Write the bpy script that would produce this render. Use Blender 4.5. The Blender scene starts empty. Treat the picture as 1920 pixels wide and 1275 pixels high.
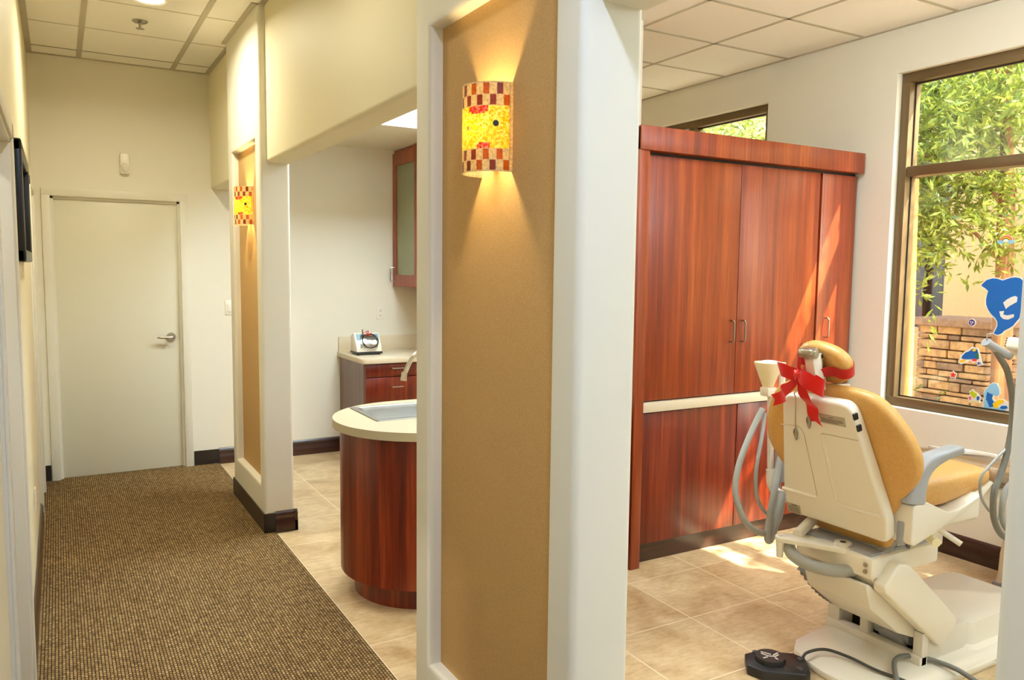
import bpy, bmesh, math, random
from math import sin, cos, pi, radians, sqrt
from mathutils import Vector, Matrix

S = bpy.context.scene
COL = S.collection
random.seed(7)

# ------------------------------------------------------------------ materials
def lin(c):
    return tuple(((v / 255) / 12.92 if v / 255 <= 0.04045 else ((v / 255 + 0.055) / 1.055) ** 2.4) for v in c) + (1.0,)

MATS = {}
def mat(name, rgb=(200, 200, 200), rough=0.5, metal=0.0, spec=0.5, coat=0.0, coat_rough=0.1):
    m = bpy.data.materials.new(name); m.use_nodes = True
    b = m.node_tree.nodes['Principled BSDF']
    b.inputs['Base Color'].default_value = lin(rgb)
    b.inputs['Roughness'].default_value = rough
    b.inputs['Metallic'].default_value = metal
    b.inputs['Specular IOR Level'].default_value = spec
    b.inputs['Coat Weight'].default_value = coat
    b.inputs['Coat Roughness'].default_value = coat_rough
    MATS[name] = m
    return m

class N:
    """tiny node-tree helper"""
    def __init__(s, m):
        s.t = m.node_tree; s.b = s.t.nodes.get('Principled BSDF')
    def new(s, kind, **kw):
        n = s.t.nodes.new(kind)
        for k, v in kw.items(): setattr(n, k, v)
        return n
    def link(s, a, b): s.t.links.new(a, b)
    def coord(s, scale=(1, 1, 1), loc=(0, 0, 0), rot=(0, 0, 0), kind='Object'):
        tc = s.new('ShaderNodeTexCoord'); mp = s.new('ShaderNodeMapping')
        mp.inputs['Scale'].default_value = scale; mp.inputs['Location'].default_value = loc
        mp.inputs['Rotation'].default_value = rot
        s.link(tc.outputs[kind], mp.inputs['Vector']); return mp.outputs['Vector']
    def noise(s, vec, scale=5, detail=4, rough=0.6, dist=0):
        n = s.new('ShaderNodeTexNoise'); n.inputs['Scale'].default_value = scale
        n.inputs['Detail'].default_value = detail; n.inputs['Roughness'].default_value = rough
        n.inputs['Distortion'].default_value = dist
        s.link(vec, n.inputs['Vector']); return n.outputs['Fac']
    def ramp(s, fac, stops, interp='LINEAR'):
        r = s.new('ShaderNodeValToRGB'); r.color_ramp.interpolation = interp
        el = r.color_ramp.elements
        while len(el) < len(stops): el.new(0.5)
        for e, (p, c) in zip(el, stops):
            e.position = p; e.color = lin(c) if len(c) == 3 and max(c) > 1 else (tuple(c) + (1,))[:4]
        s.link(fac, r.inputs['Fac']); return r.outputs['Color']
    def mix(s, fac, a, b, blend='MIX'):
        m = s.new('ShaderNodeMix', data_type='RGBA', blend_type=blend)
        for sock, v in ((m.inputs['Factor'], fac), (m.inputs['A'], a), (m.inputs['B'], b)):
            pass
        fi, ai, bi = m.inputs[0], m.inputs[6], m.inputs[7]
        for sock, v in ((fi, fac), (ai, a), (bi, b)):
            if hasattr(v, 'links'): s.link(v, sock)
            elif isinstance(v, (int, float)): sock.default_value = v
            else: sock.default_value = lin(v)
        return m.outputs[2]
    def bump(s, h, strength=0.3, dist=0.01):
        b = s.new('ShaderNodeBump'); b.inputs['Strength'].default_value = strength
        b.inputs['Distance'].default_value = dist
        s.link(h, b.inputs['Height']); s.link(b.outputs['Normal'], s.b.inputs['Normal'])

def speckle(name, rgb, rgb2, scale=400, rough=0.4, bump=0.0, **kw):
    m = mat(name, rgb, rough, **kw); n = N(m); v = n.coord()
    f = n.noise(v, scale, 3)
    n.link(n.ramp(f, [(0.38, rgb2), (0.6, rgb)]), n.b.inputs['Base Color'])
    if bump: n.bump(f, bump, 0.002)
    return m

def paint(name, rgb, rough=0.55):
    m = mat(name, rgb, rough, spec=0.35); n = N(m); v = n.coord()
    n.bump(n.noise(v, 260, 3), 0.06, 0.002)
    return m

def wood(name, dark, mid, light, rough=0.32, axis=2, zoom=1.0, coat=0.25):
    m = mat(name, mid, rough, coat=coat, coat_rough=0.22); n = N(m)
    sc = [17 * zoom] * 3; sc[axis] = 0.55 * zoom
    v = n.coord(tuple(sc)); f1 = n.noise(v, 1.0, 5, 0.62, 0.35)
    sc2 = [120 * zoom] * 3; sc2[axis] = 3.0 * zoom
    f2 = n.noise(n.coord(tuple(sc2)), 1.0, 3, 0.6)
    c1 = n.ramp(f1, [(0.30, dark), (0.50, mid), (0.68, light)])
    c2 = n.ramp(f2, [(0.3, (150, 150, 150)), (0.62, (255, 255, 255))])
    n.link(n.mix(0.55, c1, c2, 'MULTIPLY'), n.b.inputs['Base Color'])
    return m

paint('wall_paint', (229, 224, 208))
paint('wall_paint_lamplit', (230, 221, 190))  # same paint as the other walls, warm hallway lamplight put into the colour
paint('white_trim_paint', (226, 222, 206), 0.35)
paint('door_paint', (222, 218, 198), 0.38)
paint('ceiling_paint', (242, 239, 230), 0.8)
mat('ceiling_metal', (176, 168, 146), 0.5)
mat('black_vinyl', (40, 32, 26), 0.4)
wood('dark_base_wood', (38, 20, 12), (58, 30, 18), (78, 42, 26), 0.3, axis=1)
wood('dark_base_wood_across', (38, 20, 12), (58, 30, 18), (78, 42, 26), 0.3, axis=0)
wood('cherry', (114, 41, 12), (140, 54, 16), (166, 77, 27), 0.36, coat=0.1)
wood('cherry_red', (72, 20, 8), (118, 36, 13), (152, 62, 24), 0.32, coat=0.12)
wood('cherry_top', (84, 29, 13), (118, 45, 20), (142, 62, 29), 0.34)
mat('gap_shade', (24, 10, 7), 0.6)
speckle('counter_laminate', (222, 210, 184), (205, 190, 162), 500, 0.35)
mat('chrome', (205, 200, 190), 0.16, 1.0)
mat('brushed_steel', (196, 190, 178), 0.3, 1.0)
mat('sink_steel', (138, 135, 128), 0.42, 1.0)
speckle('island_laminate', (196, 184, 152), (182, 168, 136), 500, 0.5)
mat('nickel', (170, 165, 152), 0.28, 1.0)
mat('white_plastic', (232, 226, 212), 0.32)
mat('chair_white', (233, 226, 210), 0.28, coat=0.2)
mat('chair_white_mat', (222, 216, 202), 0.45)
mat('grey_plastic', (160, 162, 166), 0.35)
mat('dark_grey', (60, 60, 62), 0.45)
mat('black_plastic', (26, 26, 27), 0.4)
mat('black_frame', (14, 14, 14), 0.3)
mat('hose_grey', (158, 158, 152), 0.35)
mat('hose_dark', (110, 108, 100), 0.4)
mat('cord_dark', (62, 60, 56), 0.45)
speckle('tan_vinyl', (206, 158, 86), (200, 151, 80), 90, 0.4, 0.05)
speckle('brown_vinyl', (150, 118, 84), (140, 108, 76), 90, 0.3)
mat('label_paper', (176, 166, 142), 0.5)
mat('label_dark', (90, 84, 70), 0.5)
mat('bronze_metal', (112, 92, 62), 0.38, 0.35)
mat('bronze_dark', (48, 40, 30), 0.5)
mat('funnel_cream', (244, 234, 196), 0.35)
mat('white_print', (225, 215, 196), 0.5)

def niche_fabric():
    m = mat('niche_fabric', (160, 122, 72), 0.75, spec=0.2); n = N(m)
    v = n.coord((1, 1, 1)); f = n.noise(v, 420, 3)
    n.link(n.ramp(f, [(0.35, (182, 145, 92)), (0.65, (202, 165, 110))]), n.b.inputs['Base Color'])
    n.bump(f, 0.15, 0.002)
niche_fabric()

def carpet_mat():
    m = mat('carpet_weave', (130, 100, 60), 0.95, spec=0.1); n = N(m)
    br = n.new('ShaderNodeTexBrick'); br.offset = 0.5
    v = n.coord((1, 1, 1), rot=(0, 0, pi / 2))
    n.link(v, br.inputs['Vector'])
    br.inputs['Scale'].default_value = 1; br.inputs['Brick Width'].default_value = 0.019
    br.inputs['Row Height'].default_value = 0.0125; br.inputs['Mortar Size'].default_value = 0.0026
    br.inputs['Mortar Smooth'].default_value = 0.6; br.inputs['Bias'].default_value = 0.0
    br.inputs['Color1'].default_value = lin((188, 160, 114)); br.inputs['Color2'].default_value = lin((148, 118, 76))
    br.inputs['Mortar'].default_value = lin((58, 42, 28))
    f = n.noise(n.coord(), 70, 3, 0.7)
    c = n.mix(0.75, br.outputs['Color'], n.ramp(f, [(0.32, (120, 112, 104)), (0.6, (250, 245, 235))]), 'MULTIPLY')
    f2 = n.noise(n.coord((1, 1, 1)), 1.3, 3)
    c = n.mix(0.3, c, n.ramp(f2, [(0.35, (170, 165, 160)), (0.65, (255, 255, 255))]), 'MULTIPLY')
    n.link(c, n.b.inputs['Base Color'])
    n.bump(br.outputs['Fac'], -0.5, 0.006)
carpet_mat()

def tile_mat():
    m = mat('floor_tile', (200, 165, 120), 0.32, spec=0.45); n = N(m)
    br = n.new('ShaderNodeTexBrick'); br.offset = 0.0
    v = n.coord((1, 1, 1), loc=(-0.163 + 10 * 0.466, -0.348 + 10 * 0.455, 0)); n.link(v, br.inputs['Vector'])
    br.inputs['Scale'].default_value = 1; br.inputs['Brick Width'].default_value = 0.466
    br.inputs['Row Height'].default_value = 0.455; br.inputs['Mortar Size'].default_value = 0.0032
    br.inputs['Mortar Smooth'].default_value = 0.1; br.inputs['Bias'].default_value = 0
    br.inputs['Color1'].default_value = lin((255, 255, 255)); br.inputs['Color2'].default_value = lin((243, 238, 232))
    br.inputs['Mortar'].default_value = lin((255, 255, 255))
    f1 = n.noise(n.coord(), 4.5, 6, 0.62, 0.4); f2 = n.noise(n.coord((1, 3, 1)), 16, 5, 0.7)
    c = n.ramp(f1, [(0.33, (184, 154, 112)), (0.5, (208, 182, 140)), (0.68, (226, 204, 164))])
    c = n.mix(0.4, c, n.ramp(f2, [(0.35, (190, 176, 158)), (0.6, (255, 255, 255))]), 'MULTIPLY')
    c = n.mix(1.0, c, br.outputs['Color'], 'MULTIPLY')
    c = n.mix(br.outputs['Fac'], c, (226, 207, 174))
    n.link(c, n.b.inputs['Base Color']); n.bump(br.outputs['Fac'], -0.25, 0.002)
tile_mat()

def ribbon_mat():
    m = mat('red_ribbon', (222, 26, 18), 0.38, spec=0.5); n = N(m)
    m.node_tree.nodes['Principled BSDF'].inputs['Sheen Weight'].default_value = 0.3
    n.bump(n.noise(n.coord((1, 1, 1)), 900, 2), 0.1, 0.001)
ribbon_mat()

def glass_mat(name, tint=(255, 255, 255), gloss=0.07, rough=0.0):
    m = bpy.data.materials.new(name); m.use_nodes = True; t = m.node_tree
    t.nodes.remove(t.nodes['Principled BSDF']); out = t.nodes['Material Output']
    tr = t.nodes.new('ShaderNodeBsdfTransparent'); tr.inputs['Color'].default_value = lin(tint)
    gl = t.nodes.new('ShaderNodeBsdfGlossy'); gl.inputs['Roughness'].default_value = rough
    mx = t.nodes.new('ShaderNodeMixShader'); mx.inputs['Fac'].default_value = gloss
    t.links.new(tr.outputs[0], mx.inputs[1]); t.links.new(gl.outputs[0], mx.inputs[2])
    t.links.new(mx.outputs[0], out.inputs['Surface']); MATS[name] = m
glass_mat('window_glass', (250, 252, 246), 0.06)
glass_mat('clear_film', (240, 238, 232), 0.25, 0.12)
mat('frosted_glass', (122, 124, 88), 0.12, spec=0.6)

def shade_mat(name, rgb, trans=0.8, rough=0.25, vor=None, emit=0.0):
    """lit art glass: lets the bulb behind it through"""
    m = bpy.data.materials.new(name); m.use_nodes = True; n = N(m); t = m.node_tree
    b = n.b; b.inputs['Roughness'].default_value = rough
    tr = t.nodes.new('ShaderNodeBsdfTranslucent'); mx = t.nodes.new('ShaderNodeMixShader')
    mx.inputs['Fac'].default_value = trans
    out = t.nodes['Material Output']
    if vor:
        vt = n.new('ShaderNodeTexVoronoi'); vt.inputs['Scale'].default_value = 170
        n.link(n.coord(), vt.inputs['Vector'])
        sep = n.new('ShaderNodeSeparateColor'); n.link(vt.outputs['Color'], sep.inputs[0])
        c = n.ramp(sep.outputs[0], [(0.1, vor[0]), (0.5, vor[1]), (0.9, vor[2])])
        n.link(c, b.inputs['Base Color']); n.link(c, tr.inputs['Color'])
    else:
        f = n.noise(n.coord(), 130, 3)
        c = n.ramp(f, [(0.35, tuple(int(v * 0.78) for v in rgb)), (0.65, rgb)])
        n.link(c, b.inputs['Base Color']); n.link(c, tr.inputs['Color'])
    n.link(b.outputs[0], mx.inputs[1]); n.link(tr.outputs[0], mx.inputs[2]); n.link(mx.outputs[0], out.inputs['Surface'])
    MATS[name] = m
shade_mat('mosaic_pale', (226, 212, 156), 0.45)
shade_mat('mosaic_amber', (150, 74, 18), 0.5)
shade_mat('mosaic_brown', (92, 34, 16), 0.4)
shade_mat('mosaic_grout', (214, 198, 160), 0.4)
shade_mat('mosaic_yellow', (250, 214, 40), 0.6, vor=((196, 170, 14), (244, 226, 44), (255, 250, 150)))
shade_mat('mosaic_red', (200, 40, 30), 0.35, vor=((150, 20, 16), (206, 50, 36), (240, 140, 110)))
shade_mat('shade_rim', (252, 238, 200), 0.8)

def emis(name, rgb, strength):
    m = bpy.data.materials.new(name); m.use_nodes = True; t = m.node_tree
    b = t.nodes['Principled BSDF']; b.inputs['Base Color'].default_value = lin(rgb)
    b.inputs['Emission Color'].default_value = lin(rgb); b.inputs['Emission Strength'].default_value = strength
    MATS[name] = m
emis('lamp_diffuser', (255, 240, 205), 5.0)
emis('panel_lens', (230, 246, 255), 40.0)
emis('fill_lens', (222, 240, 255), 16.0)
emis('fill_uplight_lens', (222, 240, 255), 36.0)

def leaf_mat(name, a, b_, c_):
    m = bpy.data.materials.new(name); m.use_nodes = True; n = N(m); t = m.node_tree
    f = n.noise(n.coord(), 9, 3, 0.7)
    c = n.ramp(f, [(0.32, a), (0.5, b_), (0.66, c_)])
    n.link(c, n.b.inputs['Base Color']); n.b.inputs['Roughness'].default_value = 0.35
    tr = t.nodes.new('ShaderNodeBsdfTranslucent'); n.link(c, tr.inputs['Color'])
    mx = t.nodes.new('ShaderNodeMixShader'); mx.inputs['Fac'].default_value = 0.45
    n.link(n.b.outputs[0], mx.inputs[1]); n.link(tr.outputs[0], mx.inputs[2])
    n.link(mx.outputs[0], t.nodes['Material Output'].inputs['Surface']); MATS[name] = m
leaf_mat('leaf_green', (72, 90, 26), (124, 136, 44), (188, 190, 92))
leaf_mat('shrub_green', (52, 72, 28), (86, 104, 46), (120, 136, 70))
wood('bark', (104, 68, 40), (150, 102, 62), (186, 136, 90), 0.85, coat=0.0)
wood('post_wood', (150, 96, 46), (190, 128, 66), (220, 160, 92), 0.7, coat=0.0)
speckle('stucco', (198, 154, 102), (190, 147, 96), 60, 0.85, 0.3)
speckle('stone_a', (158, 120, 80), (130, 94, 60), 14, 0.85, 0.5)
speckle('stone_b', (176, 134, 86), (148, 108, 66), 14, 0.85, 0.5)
speckle('stone_c', (134, 102, 74), (108, 80, 56), 14, 0.85, 0.5)
speckle('stone_cap', (138, 104, 78), (122, 90, 66), 22, 0.8, 0.3)
mat('mortar', (84, 62, 42), 0.9)
speckle('ground_gravel', (204, 188, 160), (176, 160, 134), 30, 0.95, 0.6)
mat('dark_window', (40, 36, 32), 0.15)

# ------------------------------------------------------------------ mesh builder
class MB:
    def __init__(s): s.bm = bmesh.new(); s.cur = 0; s.mats = []
    def m(s, name):
        if name not in s.mats: s.mats.append(name)
        s.cur = s.mats.index(name); return s
    def _merge(s, b):
        me = bpy.data.meshes.new('t'); 
        for f in b.faces: f.material_index = s.cur
        b.to_mesh(me); b.free(); s.bm.from_mesh(me); bpy.data.meshes.remove(me); return s
    def box(s, x0, x1, y0, y1, z0, z1, bev=0.0, seg=2, mx=None):
        b = bmesh.new(); bmesh.ops.create_cube(b, size=1)
        for v in b.verts:
            v.co = Vector(((x0 + x1) / 2 + v.co.x * abs(x1 - x0), (y0 + y1) / 2 + v.co.y * abs(y1 - y0), (z0 + z1) / 2 + v.co.z * abs(z1 - z0)))
        if bev: bmesh.ops.bevel(b, geom=list(b.edges), offset=bev, segments=seg, profile=0.5, affect='EDGES', clamp_overlap=True)
        if mx is not None: b.transform(mx)
        return s._merge(b)
    def prism(s, pts, fn, d0, d1, bev=0.0, seg=2, hole=None):
        """2D outline pts -> fn(u,v,d) world, extruded from depth d0 to d1"""
        b = bmesh.new()
        if hole is None:
            lo = [b.verts.new(fn(u, v, d0)) for u, v in pts]; hi = [b.verts.new(fn(u, v, d1)) for u, v in pts]
            n = len(pts)
            b.faces.new(lo[::-1]); top = b.faces.new(hi)
            for i in range(n): b.faces.new((lo[i], lo[(i + 1) % n], hi[(i + 1) % n], hi[i]))
        else:
            def loop(P, d):
                vs = [b.verts.new(fn(u, v, d)) for u, v in P]
                return vs, [b.edges.new((vs[i], vs[(i + 1) % len(vs)])) for i in range(len(vs))]
            for d in (d0, d1):
                a, ea = loop(pts, d); c, ec = loop(hole, d)
                bmesh.ops.triangle_fill(b, edges=ea + ec, use_beauty=True)
                if d == d0: A, C = a, c
                else:
                    for P, Q in ((A, a), (C, c)):
                        for i in range(len(P)): b.faces.new((P[i], P[(i + 1) % len(P)], Q[(i + 1) % len(P)], Q[i]))
        bmesh.ops.recalc_face_normals(b, faces=b.faces)
        if bev:
            ed = [e for e in b.edges if len(e.link_faces) == 2 and e.calc_face_angle(0) > 0.5]
            bmesh.ops.bevel(b, geom=ed, offset=bev, segments=seg, profile=0.5, affect='EDGES', clamp_overlap=True)
        return s._merge(b)
    def loft(s, rings, cap0=True, cap1=True, closed=True):
        b = bmesh.new(); R = [[b.verts.new(p) for p in r] for r in rings]
        n = len(R[0])
        for a, c in zip(R, R[1:]):
            for i in range(n if closed else n - 1): b.faces.new((a[i], a[(i + 1) % n], c[(i + 1) % n], c[i]))
        if cap0 and closed: b.faces.new(R[0][::-1])
        if cap1 and closed: b.faces.new(R[-1])
        bmesh.ops.recalc_face_normals(b, faces=b.faces)
        return s._merge(b)
    def tube(s, pts, r, seg=10, smooth=True, n=8, cap=True):
        P = spline(pts, n) if smooth else [Vector(p) for p in pts]
        rr = r if hasattr(r, '__len__') else None
        rings = []; up = None
        for i, p in enumerate(P):
            t = (P[min(i + 1, len(P) - 1)] - P[max(i - 1, 0)]).normalized()
            if up is None:
                up = Vector((0, 0, 1)) if abs(t.z) < 0.9 else Vector((1, 0, 0))
            side = t.cross(up).normalized(); up = side.cross(t).normalized()
            q = rr[min(int(i / max(1, len(P) - 1) * (len(rr) - 1) + 0.5), len(rr) - 1)] if rr else r
            rings.append([p + side * (q * cos(2 * pi * k / seg)) + up * (q * sin(2 * pi * k / seg)) for k in range(seg)])
        return s.loft(rings, cap, cap)
    def cyl(s, p0, p1, r0, r1=None, seg=20): 
        p0, p1 = Vector(p0), Vector(p1); r1 = r0 if r1 is None else r1
        t = (p1 - p0).normalized(); up = Vector((0, 0, 1)) if abs(t.z) < 0.9 else Vector((1, 0, 0))
        a = t.cross(up).normalized(); b = t.cross(a)
        rg = lambda p, r: [p + a * (r * cos(2 * pi * k / seg)) + b * (r * sin(2 * pi * k / seg)) for k in range(seg)]
        return s.loft([rg(p0, r0), rg(p1, r1)])
    def lathe(s, prof, c, seg=28, a0=0, a1=2 * pi):
        c = Vector(c)
        rings = [[c + Vector((max(r, 1e-4) * cos(2 * pi * k / seg), max(r, 1e-4) * sin(2 * pi * k / seg), z)) for k in range(seg)] for r, z in prof]
        return s.loft(rings)
    def ell(s, c, rx, ry, rz, mx=None, u=24, v=14):
        b = bmesh.new(); bmesh.ops.create_uvsphere(b, u_segments=u, v_segments=v, radius=1)
        for q in b.verts: q.co = Vector((q.co.x * rx, q.co.y * ry, q.co.z * rz))
        if mx is not None: b.transform(mx)
        bmesh.ops.translate(b, verts=b.verts, vec=Vector(c)); return s._merge(b)
    def strip(s, A, B, thick=0.0012):
        """ribbon between two edge polylines"""
        n = len(A); b = bmesh.new(); va = [b.verts.new(p) for p in A]; vb = [b.verts.new(p) for p in B]
        for i in range(n - 1): b.faces.new((va[i], va[i + 1], vb[i + 1], vb[i]))
        bmesh.ops.solidify(b, geom=list(b.faces), thickness=thick)
        return s._merge(b)
    def build(s, name, parent=None, smooth=40, loc=None):
        me = bpy.data.meshes.new(name); s.bm.to_mesh(me); s.bm.free()
        for k in s.mats: me.materials.append(MATS[k])
        o = bpy.data.objects.new(name, me); COL.objects.link(o)
        if smooth:
            for p in me.polygons: p.use_smooth = True
            me.set_sharp_from_angle(angle=radians(smooth))
        if parent is not None:
            o.parent = parent
            o.matrix_parent_inverse = parent.matrix_basis.inverted()
        return o

def spline(pts, n=8):
    P = [Vector(p) for p in pts]
    if len(P) < 3: return P
    Q = [P[0] * 2 - P[1]] + P + [P[-1] * 2 - P[-2]]; out = []
    for i in range(1, len(Q) - 2):
        a, b, c, d = Q[i - 1:i + 3]
        for k in range(n):
            t = k / n
            out.append(0.5 * ((2 * b) + (c - a) * t + (2 * a - 5 * b + 4 * c - d) * t * t + (3 * b - a - 3 * c + d) * t ** 3))
    out.append(P[-1]); return out

def tag(o, label=None, cat=None, group=None, kind=None):
    if label: o['label'] = label
    if cat: o['category'] = cat
    if group: o['group'] = group
    if kind: o['kind'] = kind
    return o
def thing(name, loc, label, cat, group=None, kind=None):
    o = bpy.data.objects.new(name, None); COL.objects.link(o); o.location = loc; o.empty_display_size = 0.1
    return tag(o, label, cat, group, kind)
def struct(o, label, cat): return tag(o, label, cat, None, 'structure')

XY = lambda u, v, d: Vector((u, v, d))      # outline in plan, depth = z
XZ = lambda u, v, d: Vector((u, d, v))      # outline in x,z, depth = y
YZ = lambda u, v, d: Vector((d, u, v))      # outline in y,z, depth = x

def wall_grid(mb, fn, us, vs, d0, d1, holes, bev=0.0, corner=()):
    """slab between depth d0 (room face) and d1 with rectangular holes; room-face edges of the holes are rounded"""
    us = sorted(set(us) | {h[0] for h in holes} | {h[1] for h in holes}); vs = sorted(set(vs) | {h[2] for h in holes} | {h[3] for h in holes})
    b = bmesh.new(); V = {}
    def vert(i, j, d):
        k = (i, j, d)
        if k not in V: V[k] = b.verts.new(fn(us[i], vs[j], d))
        return V[k]
    def solid(i, j):
        if i < 0 or j < 0 or i >= len(us) - 1 or j >= len(vs) - 1: return False
        cu, cv = (us[i] + us[i + 1]) / 2, (vs[j] + vs[j + 1]) / 2
        return not any(h[0] < cu < h[1] and h[2] < cv < h[3] for h in holes)
    be = []
    for i in range(len(us) - 1):
        for j in range(len(vs) - 1):
            if not solid(i, j): continue
            for d in (d0, d1): b.faces.new([vert(i, j, d), vert(i + 1, j, d), vert(i + 1, j + 1, d), vert(i, j + 1, d)])
            for (di, dj, a, c) in ((-1, 0, (i, j), (i, j + 1)), (1, 0, (i + 1, j), (i + 1, j + 1)), (0, -1, (i, j), (i + 1, j)), (0, 1, (i, j + 1), (i + 1, j + 1))):
                if not solid(i + di, j + dj):
                    b.faces.new([vert(*a, d0), vert(*c, d0), vert(*c, d1), vert(*a, d1)])
                    inside = 0 <= i + di < len(us) - 1 and 0 <= j + dj < len(vs) - 1
                    if inside or (di and ((di < 0 and 'lo' in corner) or (di > 0 and 'hi' in corner))) or (dj < 0 and 'bot' in corner):
                        be.append((vert(*a, d0), vert(*c, d0)))
                        if not inside and 'both' in corner: be.append((vert(*a, d1), vert(*c, d1)))
    bmesh.ops.recalc_face_normals(b, faces=b.faces)
    if bev:
        ed = [e for e in b.edges if any(set(e.verts) == set(p) for p in be)]
        bmesh.ops.bevel(b, geom=ed, offset=bev, segments=5, profile=0.5, affect='EDGES', clamp_overlap=True)
    return mb._merge(b)

# ------------------------------------------------------------------ room dimensions
XL, YB, XR = -0.14, 6.63, 4.39          # left wall, back wall, window wall
XP, XPB, XH = 1.03, 1.205, 1.073        # pillar face, pillar back, header face
ZC, ZR = 3.09, 3.06                     # corridor ceiling, treatment-room ceiling
ZH = 2.204                              # underside of the headers
YF = -3.6                               # wall behind the camera
N0, N1 = 1.483, 2.433                   # near pillar
F0, F1 = 4.72, 5.67                     # far pillar
ROOM_END = 0.535                        # end of the wall nearest the camera

# floor
o = MB().m('floor_tile').box(1.09, XR + 0.2, YF, YB + 0.1, -0.12, 0.0).build('floor'); struct(o, 'beige mottled ceramic tile floor with pale grout lines', 'floor')
o = MB().m('carpet_weave').box(XL - 0.12, 1.09, YF, YB + 0.1, -0.12, 0.006).build('floor_carpet'); struct(o, 'brown and gold loop woven carpet of the hallway', 'carpet')

# ceilings
cz = MB().m('ceiling_paint').box(XL - 0.12, XPB, YF, YB + 0.1, ZC, ZC + 0.1).build('ceiling'); struct(cz, 'hallway ceiling of white acoustic tiles', 'ceiling')
g = MB().m('ceiling_metal')
for x in (0.185, 0.81): g.box(x - 0.016, x + 0.016, YF, YB, ZC - 0.004, ZC + 0.002)
g.box(XL, XL + 0.035, YF, YB, ZC - 0.006, ZC + 0.002); g.box(XH - 0.03, XH, YF, YB, ZC - 0.006, ZC + 0.002)
g.box(XP - 0.028, XH, F0, F1, ZC - 0.006, ZC + 0.002); g.box(XP - 0.028, XH, N0, N1, ZC - 0.006, ZC + 0.002)
g.box(XL, XH, YB - 0.02, YB, ZC - 0.005, ZC + 0.002)
for k in range(-8, 10):
    y = 5.77 + (k - 7) * 0.63 + 0.0
    if YF < y < YB: g.box(XL, XH, y - 0.0045, y + 0.0045, ZC - 0.0015, ZC + 0.002)
for y in (6.40,): g.box(XL, XH, y - 0.0045, y + 0.0045, ZC - 0.0015, ZC + 0.002)
g.build('ceiling_grid', cz, 0)
cz = MB().m('ceiling_paint').box(XPB, XR + 0.2, YF, YB + 0.1, ZR, ZR + 0.12).build('ceiling_right'); struct(cz, 'treatment room ceiling of white acoustic tiles', 'ceiling')
g = MB().m('ceiling_metal')
for k in range(0, 12):
    y = 3.28 + (k - 6) * 0.588 - 0.02
    if YF < y < 5.46 and not 0: g.box(XPB, XR, y - 0.011, y + 0.011, ZR - 0.003, ZR + 0.002)
for x in (3.70, 3.09, 2.48, 1.87, 1.26): g.box(x - 0.011, x + 0.011, YF, 5.46, ZR - 0.003, ZR + 0.002)
g.box(XR - 0.02, XR, YF, YB, ZR - 0.004, ZR + 0.002)
g.build('ceiling_grid', cz, 0)
o = MB().m('wall_paint').box(XPB, 2.92, 5.47, YB, 2.63, ZR, 0.0).build('ceiling_soffit'); struct(o, 'cream dropped soffit above the upper cabinet', 'soffit')

# walls
mb = MB().m('wall_paint_lamplit')
wall_grid(mb, YZ, [YF, YB + 0.12], [0, ZC], XL, XL - 0.12, [(2.36, 3.395, 0, 2.09), (5.57, 6.35, 0, 2.12)])
o = mb.build('wall_left'); struct(o, 'cream painted left wall of the hallway', 'wall')
# small side room behind the open doorway at the left edge
o = MB().m('wall_paint').box(-2.4, -2.3, 1.2, 4.0, 0, ZC).build('wall_side_room'); struct(o, 'cream wall of the side room beyond the left doorway', 'wall')
o = MB().m('wall_paint').box(-2.3, XL - 0.12, 3.9, 4.0, 0, ZC).build('wall_side_room_back'); struct(o, 'cream far wall of the side room', 'wall')
o = MB().m('wall_paint').box(-2.3, XL - 0.12, 1.2, 1.3, 0, ZC).build('wall_side_room_front'); struct(o, 'cream near wall of the side room', 'wall')
o = MB().m('carpet_weave').box(-2.4, XL - 0.12, 1.2, 4.0, -0.12, 0.006).build('floor_side_room'); struct(o, 'brown carpet of the side room', 'floor')
o = MB().m('ceiling_paint').box(-2.4, XL - 0.12, 1.2, 4.0, ZC, ZC + 0.1).build('ceiling_side_room'); struct(o, 'white ceiling of the side room', 'ceiling')
mb = MB().m('wall_paint')
wall_grid(mb, XZ, [XL, XR + 0.2], [0, ZC], YB, YB + 0.12, [(-0.035, 0.842, 0, 2.10)])
o = mb.build('wall_back'); struct(o, 'cream painted wall at the end of the hallway', 'wall')
mb = MB().m('wall_paint')
wall_grid(mb, YZ, [YF, YB], [0, ZR], XR, XR + 0.2, [(1.15, 3.025, 0.795, 2.795), (4.02, 5.6, 1.0, 2.80)], 0.022)
o = mb.build('wall_right'); struct(o, 'cream painted exterior wall with the windows', 'wall')
mb = MB().m('wall_paint'); wall_grid(mb, XZ, [XL - 0.12, XR + 0.2], [0, ZC], YF, YF - 0.12, [])
o = mb.build('wall_front'); struct(o, 'cream painted wall behind the viewer', 'wall')
o = MB().m('wall_paint').box(2.92, 3.02, 3.73, YB, 0, ZR).build('wall_divider'); struct(o, 'cream partition carrying the upper cabinet', 'wall')

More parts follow.
